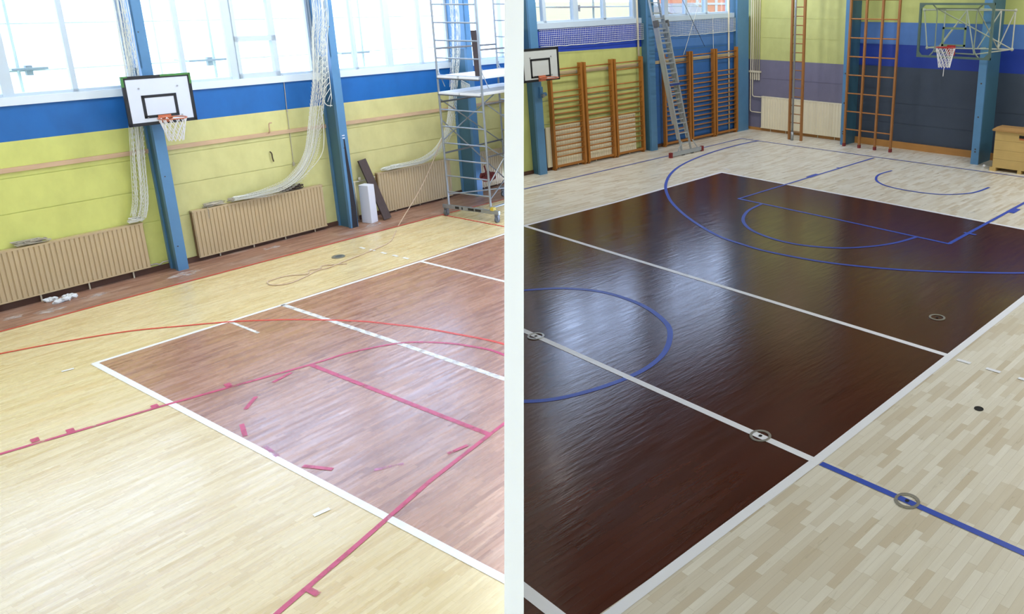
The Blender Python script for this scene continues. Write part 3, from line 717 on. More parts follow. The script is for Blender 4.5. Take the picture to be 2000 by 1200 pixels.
# net 2
t = Thing('safety_net', 'white net bundle curving from the second pillar down onto the radiator', 'net', F_L, (-3.65,4.5,1.08))
b = B(); net_bundle(b, [(-3.12,6.22,8.0),(-3.12,6.22,5.2),(-3.18,6.14,4.35),(-3.25,6.06,3.48),(-3.38,5.98,2.83),(-3.5,5.88,2.19),(-3.54,5.77,1.83),(-3.58,5.56,1.5),(-3.60,5.22,1.26),(-3.62,4.78,1.17),(-3.64,4.45,1.16),(-3.64,4.1,1.17)], lambda t: (.33 if t < .68 else .33-.85*(t-.68)) if t < .95 else .09, .08, 28, 1, .005, 80, 11)
t.part('netting', b, M['net'])
b = B()   # loose triangular flap beside the pillar
for k in range(13):
    f = k/12; b.tube([(-3.18,6.30-.03*f,4.5-1.45*f),(-3.22,6.30-.2*math.sin(PI*f)-.05,4.42-1.45*f-.1)], .006, 4)
b.tube([(-3.18,6.30,4.5),(-3.18,6.28,3.05)], .008, 4); b.tube(smooth_path([(-3.2,6.26,4.45),(-3.24,6.08,3.7),(-3.22,6.12,3.0),(-3.19,6.28,2.9)],5), .008, 4)
b.tube(smooth_path([(-3.3,6.08,2.9),(-3.4,6.12,2.2),(-3.48,6.02,1.75),(-3.56,5.56,1.34),(-3.60,5.2,1.18)],6), .008, 5)
t.part('loose_edge', b, M['net'])
b = B(); tangle(b, (-3.68,4.35,1.10), .22, 22, 8, .0075, .4, (.9,1.6)); t.part('knotted_end', b, M['cord'])
# net 3
t = Thing('safety_net', 'white net bundle behind the scaffold sweeping down to the third radiator', 'net', F_L, (-3.65,8.0,1.08))
b = B(); net_bundle(b, [(-3.30,9.98,8.0),(-3.30,9.98,5.0),(-3.38,9.97,3.88),(-3.42,9.89,3.22),(-3.5,9.82,2.56),(-3.54,9.72,2.04),(-3.57,9.55,1.66),(-3.60,9.3,1.38),(-3.62,8.9,1.20),(-3.64,8.45,1.16),(-3.64,7.9,1.17)], lambda t: (.26 if t < .7 else .26-.65*(t-.7)) if t < .95 else .1, .08, 18, 1, .0045, 60, 21)
t.part('netting', b, M['net'])
b = B()
for i in range(7):
    for j in (0,1):
        a = i/6; b.tube([(-3.1, 9.88+.26*a, 3.15-.1*a),(-3.1, 9.88+.26*(a+(.16 if j else -.16)), 2.78+.0*a)], .006, 4)
b.tube([(-3.1,9.88,3.17),(-3.1,10.15,3.03)], .008, 4); t.part('loose_edge', b, M['net'])
b = B(); tangle(b, (-3.68,7.95,1.10), .2, 16, 18, .0075, .4, (.9,1.6)); t.part('knotted_end', b, M['net'])

# rope from net 3 to the floor and loose rope on the floor
b = B(); pts = smooth_path([(-3.46,9.46,1.78),(-3.3,8.97,1.24),(-3.0,8.22,.62),(-2.57,7.21,.02),(-2.1,6.75,.012),(-1.54,6.16,.012),(-1.34,5.51,.012),(-1.25,5.08,.012),(-1.16,4.67,.012),(-1.1,4.41,.012),(-1.13,4.21,.012),(-.96,3.79,.012),(-.91,3.46,.012),(-1.1,3.28,.012),(-1.33,3.33,.012),(-1.36,3.50,.012),(-1.33,3.74,.012),(-1.1,3.98,.02),(-1.26,4.13,.02),(-1.17,4.3,.02),(-1.30,4.42,.02),(-1.2,4.6,.012),(-1.02,4.78,.012)], 6)
b.tube(pts, .011, 6)
solo('rope', b, M['rope'], 'thin pale rope slanting from the far net and lying looped on the floor', 'rope', F_L, (-1.2,4.4,0), smooth=True)
t = Thing('floor_socket', 'steel floor socket ring by the rope on the yellow boards', 'floor socket', F_L, (-1.6,4.98,0))
b = B(); b.ring((-1.6,4.98), .07, .13, .002, .012); t.part('ring', b, M['steel']); b = B(); b.disc((-1.6,4.98), .07, .004); t.part('cover', b, M['rubber'])
b = B()
for i in range(9): b.lump((-3.51+.12*math.sin(i*2.3), .88+.16*math.cos(i*1.7), .035), .05, .07, .04, i, 8, 6, .5)
solo('crumpled_paper', b, M['rag'], 'small crumpled white rag on the floor under the left radiator', 'rag', F_L, (-3.51,.88,0))

# cable, hooks and cord bundles on the yellow wall
b = B(); b.tube([(-3.79,5.60,3.6),(-3.785,5.60,3.42),(-3.785,5.58,2.85),(-3.785,5.56,1.62)], .007, 6); b.box(-3.8,-3.77,5.54,5.58,1.60,1.68); b.cyl((-3.78,5.58,2.84),(-3.78,5.58,2.80),.02,8)
solo('pull_cord', b, M['cord'], 'thin dark cord hanging down the wall left of the second pillar', 'cord', F_L, (-3.785,5.56,1.6))
b = B(); b.tube(smooth_path([(-3.77,5.11,2.40),(-3.72,5.10,2.45),(-3.70,5.10,2.60),(-3.68,5.15,2.62)],4), .014, 6)
solo('wall_hook', b, M['railL'], 'pale peg standing on the wooden wall rail', 'hook', F_L, (-3.77,5.1,2.4))
b = B(); b.tube(smooth_path([(-3.79,5.08,1.99),(-3.75,5.09,1.95),(-3.76,5.10,1.85),(-3.77,5.12,1.77)],4), .013, 6)
solo('wall_hook', b, M['hook'], 'dark rusty hook hanging on the yellow panel below the rail', 'hook', F_L, (-3.79,5.1,1.77))
b = B(); b.tube(smooth_path([(-3.79,2.98,2.56),(-3.73,2.98,2.5),(-3.76,2.98,2.36)],4), .013, 6)
solo('wall_hook', b, M['railL'], 'pale peg on the rail just below the basketball net', 'hook', F_L, (-3.79,2.98,2.36))
for (yy, ext, sd, lab) in ((.68,.2,3,'tangled grey cord lying on the leftmost radiator'),(3.75,.16,9,'tangled dark cord on the left end of the middle radiator'),(5.35,.24,14,'brown coiled cord on the middle radiator near the second pillar')):
    b = B(); tangle(b, (-3.725,yy,1.07 if yy < 3 else 1.09), ext, 12, sd, .008, .4, (1,1.3))
    if sd == 9: b.tube(smooth_path([(-3.70,3.6,1.09),(-3.655,3.58,1.07),(-3.655,3.58,.85)],4), .006, 4)
    solo('cord_tangle', b, M['cord'] if sd != 14 else M['darkplank'], lab, 'cord', F_L, (-3.74,yy,1.05))

# foam block and dark plank
b = B(); M0 = Matrix.Translation((-3.38,7.02,0)) @ Matrix.Rotation(math.radians(14),4,'Z')
b.add([M0 @ Vector(p) for p in ((-.16,-.11,0),(.13,-.11,0),(.13,.11,0),(-.16,.11,0),(-.15,-.105,.93),(.125,-.105,.93),(.125,.105,.93),(-.15,.105,.93))],
      [(0,3,2,1),(4,5,6,7),(0,1,5,4),(1,2,6,5),(2,3,7,6),(3,0,4,7)])
o = solo('foam_block', b, M['foam'], 'tall white foam block standing beside the dark plank', 'foam block', F_L, (-3.38,7.02,0))
bv = o.modifiers.new('b','BEVEL'); bv.width = .012; bv.segments = 2
b = B(); b.bar((-3.24,7.39,.02),(-3.70,7.18,1.47),.21,.045, up=(1,0,.3))
solo('plank', b, M['darkplank'], 'dark weathered plank leaning on the wall behind the foam block', 'plank', F_L, (-3.2,7.33,0))

# scaffold tower
def scaffold():
    base = Vector((-2.22,8.42,0)); rot = Matrix.Translation(base) @ Matrix.Rotation(math.radians(7.5),4,'Z')
    t = Thing('scaffold_tower', 'galvanised mobile scaffold tower on castors at the right of the yellow hall', 'scaffold', F_L, base)
    Wd, Ln, top = 1.30, 2.2, 6.3
    def P(n, b, m, parent=None, **k): return t.part(n, b.move(rot), m, parent, clip='L', **k)   # the tower is cut off at the partition
    for x in (0, Wd):
        for y in (0, Ln):
            b = B(); b.cyl((x,y,.26),(x,y,top),.026,10); P('post', b, M['galv'])
    for y in (0, Ln):
        b = B()
        z = .62
        while z < top:
            if abs(z-3.06) > .1: b.cyl((0,y,z),(Wd,y,z),.018,8)
            z += .405
        P('rung', b, M['galv'])
        b = B(); b.box(-.18,Wd+.25,y-.03,y+.03,.20,.29); bm_ = P('base_beam', b, M['galv'])
        b = B()
        for x0, x1 in ((.22,.34),(.42,.46),(.62,.80),(.84,1.02)): b.box(x0,x1,y-.032,y-.028,.215,.275)
        P('marking_strip', b, M['black'], bm_)
        for x in (-.10, Wd+.17):
            b = B(); b.tube([(x-.028+.0,y,.075),(x+.028,y,.075)],.075,16); w = P('castor_wheel', b, M['rubber'])
            b = B(); b.box(x-.045,x-.034,y-.03,y+.05,.06,.20); b.box(x+.034,x+.045,y-.03,y+.05,.06,.20); b.box(x-.045,x+.045,y-.03,y+.05,.17,.205); P('fork', b, M['galvdark'], w)
        b = B(); b.box(Wd+.02,Wd+.11,y-.05,y+.05,.29,.36); P('clamp', b, M['yellow'])
    for x in (0, Wd):
        b = B()
        for z in (1.58, 2.82, 4.07): b.cyl((x,0,z),(x,Ln,z),.022,8)
        P('guard_rail', b, M['galvdark'])
        b = B()
        b.cyl((x,0,1.85 if x else 2.4),(x,Ln,.5),.016,8); b.cyl((x,0,2.9),(x,Ln,1.5),.016,8); b.cyl((x,Ln,2.9),(x,0,.9 if x else 1.9),.016,8)
        P('diagonal_brace', b, M['galv'])
    b = B(); b.cyl((0,0,.55),(Wd,Ln,.5),.016,8); b.cyl((0,Ln,.5),(Wd,0,.55),.016,8); P('floor_brace', b, M['galv'])
    b = B(); b.cyl((Wd,.03,.34),(Wd+.3,Ln,.42),.026,8); b.cyl((Wd,Ln*.55,.38),(Wd+.1,Ln,.75),.02,8); P('outrigger', b, M['galv'])
    for z in (3.02, 3.40):
        b = B(); b.box(.04,.62,-.05,Ln+.1,z,z+.05); b.box(.68,Wd-.04,-.05,Ln+.1,z,z+.05); pf = P('platform', b, M['deck'])
        b = B(); b.box(.03,Wd-.03,-.07,-.02,z-.03,z); b.box(.03,Wd-.03,Ln+.05,Ln+.1,z-.03,z); P('platform_edge', b, M['galvdark'], pf)
    b = B(); b.bar((1.13,.12,3.45),(1.09,.12,4.5),.17,.03,up=(0,1,0)); P('toe_board', b, M['darkplank'])
    b = B()
    for x, y in ((0,0),(Wd,0),(0,Ln)):
        b.cyl((x,y,3.3),(x-.1,y+.18,3.62),.01,6); b.cyl((x+.02,y,3.6),(x+.22,y-.02,3.2),.01,6)
    P('safety_clip', b, M['galv'])
scaffold()
b = B()
for i in range(7): b.lump((-2.66+.11*math.sin(i*2.1), 10.15+.13*math.cos(i*1.3), .62+.09*math.sin(i*3.3)), .07,.09,.08, i+40, 10, 7, .4)
b.tube([(-2.62,10.0,.95),(-2.64,10.1,.66)],.02,6)
solo('work_cloth', b, M['redrag'], 'dark red cloth bundle caught on the braces of the scaffold', 'cloth', F_L, (-2.66,10.15,.55))

# ------------------------------------------------------------------ RIGHT HALL THINGS
def wall_bars(s0, s1, label, skip2=False):
    t = Thing('wall_bars', label, 'wall bars', F_W, (.2, s0, 0), 'wooden wall bars along the window wall')
    top = 2.80
    for s in (s0+.035, s1-.035):
        b = B(); b.box(.10,.225,s-.032,s+.032,.06,top); b.box(.06,.18,s-.03,s+.03,0,.06); b.warp(); u = t.part('upright', b, M['barwood'])
        b = B(); b.box(.03,.10,s-.02,s+.02,2.52,2.58); b.warp(); t.part('wall_bracket', b, M['steel'], u)
    zs = [2.68] + ([] if skip2 else [2.49]) + [2.09 - .1445*i for i in range(13)]
    for z in zs:
        b = B(); b.tube([(.17,s0+.05,z),(.17,s1-.05,z)], .019, 8); b.v = [(v[0],v[1],v[2]) for v in b.v]; b.warp(); t.part('rung', b, M['barwoodR'], smooth=True)
    b = B(); b.box(.15,.19,s0+.05,s1-.05,.07,.13); b.warp(); t.part('bottom_rail', b, M['barwoodR'])
wall_bars(.56, 1.69, 'leftmost wall bars in front of the radiator, next to the small backboard')
wall_bars(1.755, 2.84, 'middle wall bars in front of the radiator, second from the small backboard', True)
wall_bars(2.89, 4.06, 'wall bars in front of the radiator, next to the pillar left of the ladder')
wall_bars(4.98, 6.22, 'wall bars on the blue bay partly behind the aluminium ladder')
wall_bars(6.27, 7.46, 'middle wall bars on the blue bay, just right of the ladder', True)
wall_bars(7.52, 8.72, 'rightmost wall bars on the blue bay beside the corner pillar')

radiator(F_W, .002, .42, 3.8, .10, 1.17, 'long cream radiator behind the wall bars under the net', M['radR'], .085, wp=True, pitch=.09)
radiator(F_R, 15.855, -3.62, -.43, .11, 1.19, 'wide cream radiator on the end wall behind the ladder', M['radR'], .12, axis='x', pitch=.11)

def hanging_net(s0, s1, z0, z1, label):
    t = Thing('wall_net', label, 'net', F_W, (.12, s0, z0))
    b = B(); n = .10; ns = int((s1-s0)/.062); nz = int((z1-z0)/.048)
    sag = lambda u: -.02*math.sin(PI*u)
    for i in range(ns+1):
        u = i/ns; s = s0+(s1-s0)*u; b.tube([(n,s,z0+sag(u)),(n+.01,s,z1)], .0035, 3)
    for j in range(nz+1):
        v = j/nz; b.tube([(n, s0+(s1-s0)*k/12, z0+(z1-z0)*v + sag(k/12)*(1-v)) for k in range(13)], .0035, 3)
    b.warp(); t.part('mesh', b, M['net'])
    b = B(); b.tube([(n, s0+(s1-s0)*k/20, z0+sag(k/20)+.006*math.sin(k*2.7)) for k in range(21)], .009, 6); b.warp(); t.part('edge_rope', b, M['net'], smooth=True)
    b = B()
    for s in (s0, s1): b.cyl((.0,s,z1-.02),(n+.02,s,z1-.02),.012,8); b.cyl((.0,s,z0+.02),(n+.02,s,z0+.02),.012,8)
    b.warp(); t.part('hook', b, M['pillar_dark'])
hanging_net(.42, 4.62, 3.28, 3.70, 'white net strip hung under the window above the yellow-green bay')
hanging_net(4.95, 8.9, 3.30, 3.70, 'white net strip hung under the window of the blue bay')

# white drop pipe by the corner and guy wires
for s, n, za, zb, lab in ((8.44,.04,0.02,5.6,'pale vertical pipe down the blue bay next to the corner pillar'),(4.06,.06,2.62,5.6,'pale vertical pole beside the pillar left of the ladder')):
    b = B(); b.tube([(n,s,za),(n,s,zb)], .03, 8); b.warp(); solo('wall_pipe', b, M['pipe'], lab, 'pipe', F_W, (n,s,za), smooth=True)
for p, q, lab, mt in (((.17,5.74,4.6),(.17,7.0,2.9),'dark guy cable slanting down across the blue bay','black'),((.045,7.1,4.6),(.045,6.1,2.7),'pale guy cord slanting across the dark cable on the blue bay','net'),((.08,7.55,3.8),(.08,7.56,2.7),'thin pull cord hanging under the window of the blue bay','net')):
    b = B(); b.cyl(p,q,.007,6)
    if mt == 'net' and p[1] > 7.3: b.lump((.08,7.55,3.35),.018,.018,.03,1,8,6,0)
    b.warp(); solo('guy_line', b, M[mt], lab, 'cord', F_W, q)

small_hoop(F_W, .75, -.72, .43, 2.50, 3.31, 1.02, -.14, 2.60, .30, (2.59,3.06), (-.47,.15),
           'small white backboard with black border on the pillar beside the partition', M['bbwhiteR'], False, .22, net=False, wp=True)
t = Thing('hoop_latch', 'blue hoop latch hanging from the pillar under the small backboard', 'latch', F_W, (.34,.12,2.05))
b = B(); b.box(.30,.36,.10,.19,2.02,2.30); b.cyl((.33,.15,2.10),(.33,.30,2.10),.05,10); b.warp(); t.part('body', b, M['pillar'])
b = B(); b.cyl((.36,.16,2.08),(.42,.16,2.08),.045,12); b.warp(); t.part('knob', b, M['steel'])

# aluminium extension ladder
def ladder():
    t = Thing('extension_ladder', 'tall aluminium extension ladder with a stabiliser bar leaning on the window wall', 'ladder', F_W, (1.4,4.55,0))
    tilt = math.atan2(.90, 4.36)
    def pt(s, z, off=0.): # along the ladder plane
        n = 1.40 - .90*z/4.36; ds = -.095*z/4.36*2
        return Vector((n + off*math.cos(tilt), s + ds, z + off*math.sin(tilt)))
    secs = ((.0,.05,3.72,4.34,4.76),(-.07,.45,3.95,4.345,4.755),(-.14,.9,5.75,4.355,4.745))
    for k, (off, z0, z1, sl, sr) in enumerate(secs):
        for s in (sl, sr):
            b = B(); b.bar(pt(s,z0,off), pt(s,z1,off), .03, .062, up=(1,0,.2)); r = t.part('rail', b, M['alu'])
        b = B(); z = z0 + .28
        while z < z1-.05: b.bar(pt(sl,z,off), pt(sr,z,off), .032, .03); z += .285
        t.part('rung', b, M['alu'])
    b = B(); b.bar(pt(4.32,3.62,-.02), pt(4.32,3.80,-.02), .06,.17,up=(1,0,.2)); b.bar(pt(4.78,3.62,-.02), pt(4.78,3.80,-.02), .05,.15,up=(1,0,.2)); t.part('hook_bracket', b, M['galvdark'])
    b = B(); b.bar(pt(4.34,2.0,.035), pt(4.76,2.0,.035), .03,.05); t.part('lock_clip', b, M['blueclip'])
    b = B(); b.bar((1.43,3.80,.085),(1.43,5.18,.085),.05,.11); bar = t.part('stabiliser', b, M['alu'])
    for s in (3.74, 5.16):
        b = B(); b.box(1.39,1.47,s,s+.09,.0,.15); t.part('end_cap', b, M['redcap'], bar, label='dark red rubber cap')
    for s in (4.34, 4.76):
        b = B(); b.box(1.36,1.46,s-.035,s+.035,0,.035); t.part('foot', b, M['rubber'])
    b = B(); b.bar((1.40,4.80,.4),(1.42,5.02,.12),.015,.03); b.bar((1.40,4.32,.4),(1.42,4.1,.12),.015,.03); t.part('brace', b, M['alu'])
ladder()

# heating pipes in the corner
t = Thing('heating_pipes', 'group of thin cream heating pipes in the corner by the end wall radiator', 'pipes', F_R, (-3.95,15.8,.5))
xs = [-4.14,-4.05,-3.96,-3.87,-3.78]
for i, x in enumerate(xs):
    b = B(); zb = (.62,1.15,1.78,1.78,1.78)[i]; pts = [(x,15.80,ZR),(x,15.80,zb)]
    if i < 2: pts = [(x,15.80,ZR),(x,15.80,zb+.08),(x+.02,15.80,zb+.02),(x+.08,15.80,zb),(-3.66,15.80,zb)]
    b.tube(pts, .017, 8); t.part('pipe', b, M['pipe'], smooth=True)
b = B(); b.box(-4.2,-3.72,15.76,15.85,1.97,2.03); t.part('pipe_clip', b, M['pipe'])
b = B()
for x in xs: b.cyl((x,15.80,1.72),(x,15.80,1.98),.026,8)
t.part('valve', b, M['pipe'])

# rope ladder frame with metal pole
t = Thing('climbing_ladder', 'tall narrow wooden climbing ladder with a grey metal pole before the end wall', 'ladder', F_R, (-1.64,14.95,0))
for x in (-1.87,-1.41):
    b = B(); b.box(x-.035,x+.035,14.92,14.99,0,ZR); t.part('rail', b, M['frameWood'])
for i in range(21):
    b = B(); z = .28+.2765*i; b.cyl((-1.87,14.955,z),(-1.41,14.955,z),.016,8); t.part('rung', b, M['frameWood'])
b = B(); b.cyl((-1.69,14.86,.0),(-1.69,14.86,ZR),.033,12); b.cyl((-1.69,14.86,0),(-1.69,14.86,.28),.05,12); t.part('pole', b, M['galv'], smooth=True, label='grey metal pole')

t = Thing('gymnastic_ladder', 'wide wooden climbing frame of four uprights before the end wall pillar', 'climbing frame', F_R, (.93,15.05,0))
for x in (.12,.65,1.18,1.70):
    b = B(); b.add([(x-.03+dx,15.05-.03,z) for z,dx in ((.1,0),(ZR,.06))] + [(x+.03+dx,15.05-.03,z) for z,dx in ((.1,0),(ZR,.06))] + [(x+.03+dx,15.05+.04,z) for z,dx in ((.1,0),(ZR,.06))] + [(x-.03+dx,15.05+.04,z) for z,dx in ((.1,0),(ZR,.06))],
        [(0,1,3,2),(2,3,5,4),(4,5,7,6),(6,7,1,0),(0,2,4,6),(1,7,5,3)]); u = t.part('upright', b, M['frameWood'])
    b = B(); b.box(x-.036,x+.036,15.01,15.10,0,.10); t.part('foot', b, M['redcap'], u, label='dark red rubber foot')
for i in range(11):
    z = .535+.5475*i; b = B(); b.cyl((.12+.01*z,15.055,z),(1.70+.01*z,15.055,z),.02,8); t.part('rung', b, M['barwoodR'])

# glass hoop on its swing frame
t = Thing('basketball_hoop', 'clear backboard with grey-green frame on a white tubular swing frame over the end line', 'basketball hoop', F_R, (4.45,12.6,2.98))
X0,X1,Y,Z0,Z1 = 3.545,5.405,12.6,2.985,4.285
b = B(); e = .05
for q in ((X0,X1,Z0,Z0+e),(X0,X1,Z1-e,Z1),(X0,X0+e,Z0,Z1),(X1-e,X1,Z0,Z1)): b.box(q[0],q[1],Y-.02,Y+.04,q[2],q[3])
for x, z, sx, sz in ((X0,Z0,1,1),(X1,Z0,-1,1),(X0,Z1,1,-1),(X1,Z1,-1,-1)):
    b.add([(x,Y-.022,z),(x+sx*.2,Y-.022,z),(x,Y-.022,z+sz*.2),(x,Y-.012,z),(x+sx*.2,Y-.012,z),(x,Y-.012,z+sz*.2)], [(0,1,2),(3,5,4),(0,3,4,1),(1,4,5,2),(2,5,3,0)])
t.part('board_frame', b, M['bbframe'])
b = B(); b.box(X0+.04,X1-.04,Y+.005,Y+.015,Z0+.04,Z1-.04); gp = t.part('board_pane', b, M['acrylic'])
b = B(); e = .05
for q in ((4.17,4.77,3.27,3.27+e),(4.17,4.77,3.72-e,3.72),(4.17,4.17+e,3.27,3.72),(4.77-e,4.77,3.27,3.72)): b.box(q[0],q[1],Y+.002,Y+.008,q[2],q[3])
t.part('target_square', b, M['square'], gp)
b = B(); zr = 3.20; yr = Y-.34; xr = 4.44
b.tube([(xr+.225*math.cos(2*PI*k/28), yr+.225*math.sin(2*PI*k/28), zr+.06) for k in range(28)], .012, 8, True)
t.part('rim', b, M['rimred'])
b = B(); b.box(xr-.10,xr+.10,Y-.04,Y-.015,zr-.14,zr+.10); b.bar((xr-.07,Y-.03,zr-.08),(xr-.1,yr+.2,zr+.05),.02,.03); b.bar((xr+.07,Y-.03,zr-.08),(xr+.1,yr+.2,zr+.05),.02,.03); b.box(xr-.06,xr+.06,yr+.21,Y-.02,zr+.04,zr+.06); t.part('rim_bracket', b, M['rimred'])
b = B(); hoop_net(b, (xr,yr,zr+.05), .225, .13, .46, 12, 4, .007); b.tube([(xr,yr,zr-.38),(xr-.01,yr,zr-.62)], .009, 5); t.part('net', b, M['hoopnet'])
# inner curved tubes behind the board
b = B()
for x0, s in ((X0+.43,1),(X1-.43,-1)):
    b.tube(smooth_path([(x0-s*.12,Y+.06,Z1-.04),(x0,Y+.06,Z1-.2),(x0,Y+.06,(Z0+Z1)/2),(x0,Y+.06,Z0+.22),(x0-s*.12,Y+.06,Z0+.04)],5), .016, 6)
t.part('board_brace', b, M['lattice'], smooth=True)
b = B(); R_ = .018; yb = 14.6
A_, B_, C_, D_ = (2.70,yb,4.10),(5.16,yb,4.10),(5.16,yb,3.14),(2.85,yb,3.10)
for p, q in ((A_,B_),(B_,C_),(C_,D_),(D_,A_)): b.cyl(p,q,R_,8)
b.cyl((4.80,yb,4.10),(4.80,yb,3.14),.018,8); b.cyl((4.80,yb,4.10),(4.25,yb,3.12),.016,8); b.cyl(B_,(4.8,yb,3.14),.016,8)
b.cyl((3.9,yb,4.1),(3.9,yb,3.12),.016,8); b.cyl((3.9,yb,4.1),(3.2,yb,3.1),.016,8); b.cyl((3.3,yb,4.1),(3.3,yb,3.1),.016,8)
for c in (A_,B_,C_,D_): b.lump((c[0],c[1],c[2]),.045,.045,.045,1,8,6,0)
t.part('rear_frame', b, M['lattice'])
b = B(); yf = Y+.07
for p, q in (((X0+.43,yf,4.15),(3.3,yb,4.10)),((X1-.43,yf,4.15),(5.16,yb,4.10)),((X0+.43,yf,3.12),(3.3,yb,3.10)),((X1-.43,yf,3.10),(5.16,yb,3.14)),((X0+.43,yf,4.15),(5.16,yb,3.14)),((X1-.43,yf,3.1),(3.9,yb,4.1)),((X1-.43,yf,4.15),(4.8,yb,3.14)),((X0+.43,yf,3.12),(3.9,yb,4.1)),((X0+.43,yf,4.15),(X1-.43,yf,4.15)),((X0+.43,yf,3.12),(X1-.43,yf,3.10))): b.cyl(p,q,.015,8)
t.part('side_truss', b, M['lattice'])
b = B()
for x, z in ((2.78,4.1),(2.85,3.1),(4.33,4.1),(4.33,3.13)): b.cyl((x,yb,z),(x,15.86 if x < 4 else 14.93,z),.024,8)
t.part('wall_arm', b, M['lattice'])

# vaulting box
t = Thing('vaulting_box', 'pale plywood vaulting box with tan padded top beside the end wall pillar', 'vaulting box', F_R, (5.6,14.7,0))
x0, x1, y0, y1 = 5.0, 6.55, 14.46, 14.98
def taper(z): return .05*(1-z/1.08)*0
b = B(); zs = [.09,.33,.57,.82,1.06]
for z0_, z1_ in zip(zs[:-1], zs[1:]): b.box(x0,x1,y0,y1,z0_+.002,z1_-.002)
bd = t.part('body', b, M['vault'])
b = B(); b.box(5.62,5.88,y0-.004,y0+.004,.925,1.0); t.part('hand_slot', b, M['shadowgap'], bd, label='black hand slot')
b = B(); b.box(5.63,5.88,y0-.006,y0+.004,.885,.922); t.part('slot_edge', b, M['orangein'], bd)
b = B(); b.box(x0-.06,x0+.10,y0-.03,y1+.03,0,.095); b.box(x1-.10,x1+.06,y0-.03,y1+.03,0,.095); b.box(5.66,5.76,y0,y1,0,.095); t.part('foot', b, M['vault'])
b = B(); b.add([(x0-.07,y0-.05,1.06),(x1+.07,y0-.05,1.06),(x1+.07,y1+.05,1.06),(x0-.07,y1+.05,1.06),(x0-.07,y0-.05,1.10),(x1+.07,y0-.05,1.10),(x1+.07,y1+.05,1.10),(x0-.07,y1+.05,1.10),(x0+.0,y0+.08,1.16),(x1,y0+.08,1.16),(x1,y1-.08,1.16),(x0,y1-.08,1.16)],
    [(0,3,2,1),(0,1,5,4),(1,2,6,5),(2,3,7,6),(3,0,4,7),(4,5,9,8),(5,6,10,9),(6,7,11,10),(7,4,8,11),(8,9,10,11)]); t.part('padded_top', b, M['vaulttop'])

# ball, sockets and scrap
b = B(); b.lump((4.68,14.73,.04),.04,.04,.04,1,14,9,0); solo('ball', b, M['ball'], 'small white ball on the floor between the pillar and the vaulting box', 'ball', F_R, (4.68,14.73,0), smooth=True)
t0 = Thing('floor_socket', 'steel ring socket alone on the brown court right of the middle white line', 'floor socket', F_R, (0,0,0), 'ring-shaped floor sockets')
b = B(); b.ring((0,0), .085, .112, .002, .009, 36); t0.part('ring', b, M['brass'])
b = B(); b.disc((0,0), .02, .0068, 12); t0.part('plug', b, M['shadowgap'])
t0.o.matrix_world = Matrix.Translation((8.33,4.07,.004))
dup(t0.o, F_R, (8.34,-.07,.004), 'steel ring socket on the white centre line near the sideline')
dup(t0.o, F_R, (9.99,-.08,.004), 'steel ring socket on the blue line across the pale boards')
dup(t0.o, F_R, (4.57,-.04,.004), 'steel ring socket on the white centre line inside the blue circle')
b = B(); b.disc((9.81,1.95), .045, .006, 16); b.ring((9.81,1.95), .04, .05, .003, .008, 16); solo('floor_hole', b, M['shadowgap'], 'small dark plugged hole in the pale boards near the dashed line', 'floor plug', F_R, (9.81,1.95,0))

# ------------------------------------------------------------------ OUTDOORS
b = B(); b.add([(-3.9,-60,-1.2),(-3.9,140,-1.2),(-330,300,4.0),(-330,-60,4.0)], [(0,1,2,3)])
solo('ground', b, M['outL'], 'ground painted overexposed white outside the windows of the yellow hall', 'ground', F_L, kind='structure', clip='L')
b = B(); b.add([(-4.6,-20,-.5),(-4.6,60,-.5),(-6,300,2.0),(-330,330,4.0),(-330,-20,4.0)], [(0,1,2,3,4)])
solo('ground', b, M['outR'], 'pale grass outside the windows of the renovated hall', 'ground', F_R, kind='structure', clip='R')
def out_scaff(frame, x, ys, thin, rails, boards, label, zbot, mt, mb, clip):
    t = Thing('scaffold', label, 'scaffold', frame, (x, ys[0], zbot))
    for y in ys:
        b = B(); b.cyl((x,y,zbot),(x,y,8.6),.03,8); t.part('post', b, M['poleout'])
    for y in thin:
        b = B(); b.cyl((x-.9,y,zbot),(x-.9,y,8.6),.022,8); t.part('post', b, M['poleout'])
    for z, xx in rails:
        b = B(); b.cyl((xx,-9 if frame is F_L else .2,z),(xx,12.6 if frame is F_L else 9.0,z),.014,8); t.part('rail', b, M['poleout'], clip=clip)
    for y0, y1, z in boards:
        b = B(); b.box(x-.5,x+.15,y0,y1,z-.02,z+.02); b.box(x+.02,x+.1,(y0+y1)/2-.05,(y0+y1)/2+.05,z-.12,z+.06); t.part('board', b, mb)
out_scaff(F_L, -5.3, (-3.2,1.54,4.98,8.65), (4.3,8.0), ((4.75,-5.3),(3.90,-5.3)), ((1.4,1.95,3.94),(4.4,5.3,3.91),(7.95,8.75,3.88)), 'pale scaffold poles standing outside the windows of the yellow hall', -1.2, 'poleout', M['boardout'], 'L')
out_scaff(F_W, -1.5, (3.77,8.9), (), ((4.17,-1.5),), ((2.32,3.9,4.16),), 'scaffold pole and board outside the window of the renovated hall', -.5, 'poleout', M['boardoutR'], 'R')
t = Thing('house', 'salmon-coloured house seen through the windows behind the ladder', 'house', F_R, (-57,76,0))
b = B(); b.box(-62,-57,70.6,90,.2,7.5); t.part('wall', b, M['house'])
for i, y in enumerate((72.6,76.4,79.9)):
    b = B(); b.box(-57.02,-56.95,y-.25,y+.25,2.0,5.0); t.part('window', b, M['housewin'])
b = B(); b.box(-57.1,-56.9,70.3,90,3.9,4.15); t.part('trim', b, M['housewin'])
b = B(); b.prism([(-63,69.9),(-56.4,69.9),(-56.4,91),(-63,91)],7.5,8.0); t.part('roof', b, M['roof'])
t = Thing('shed', 'low grey-roofed shed seen through the window left of the salmon house', 'shed', F_R, (-54,66,0))
b = B(); b.box(-57,-52,62.6,68.6,.2,3.0); t.part('wall', b, M['housewin'])
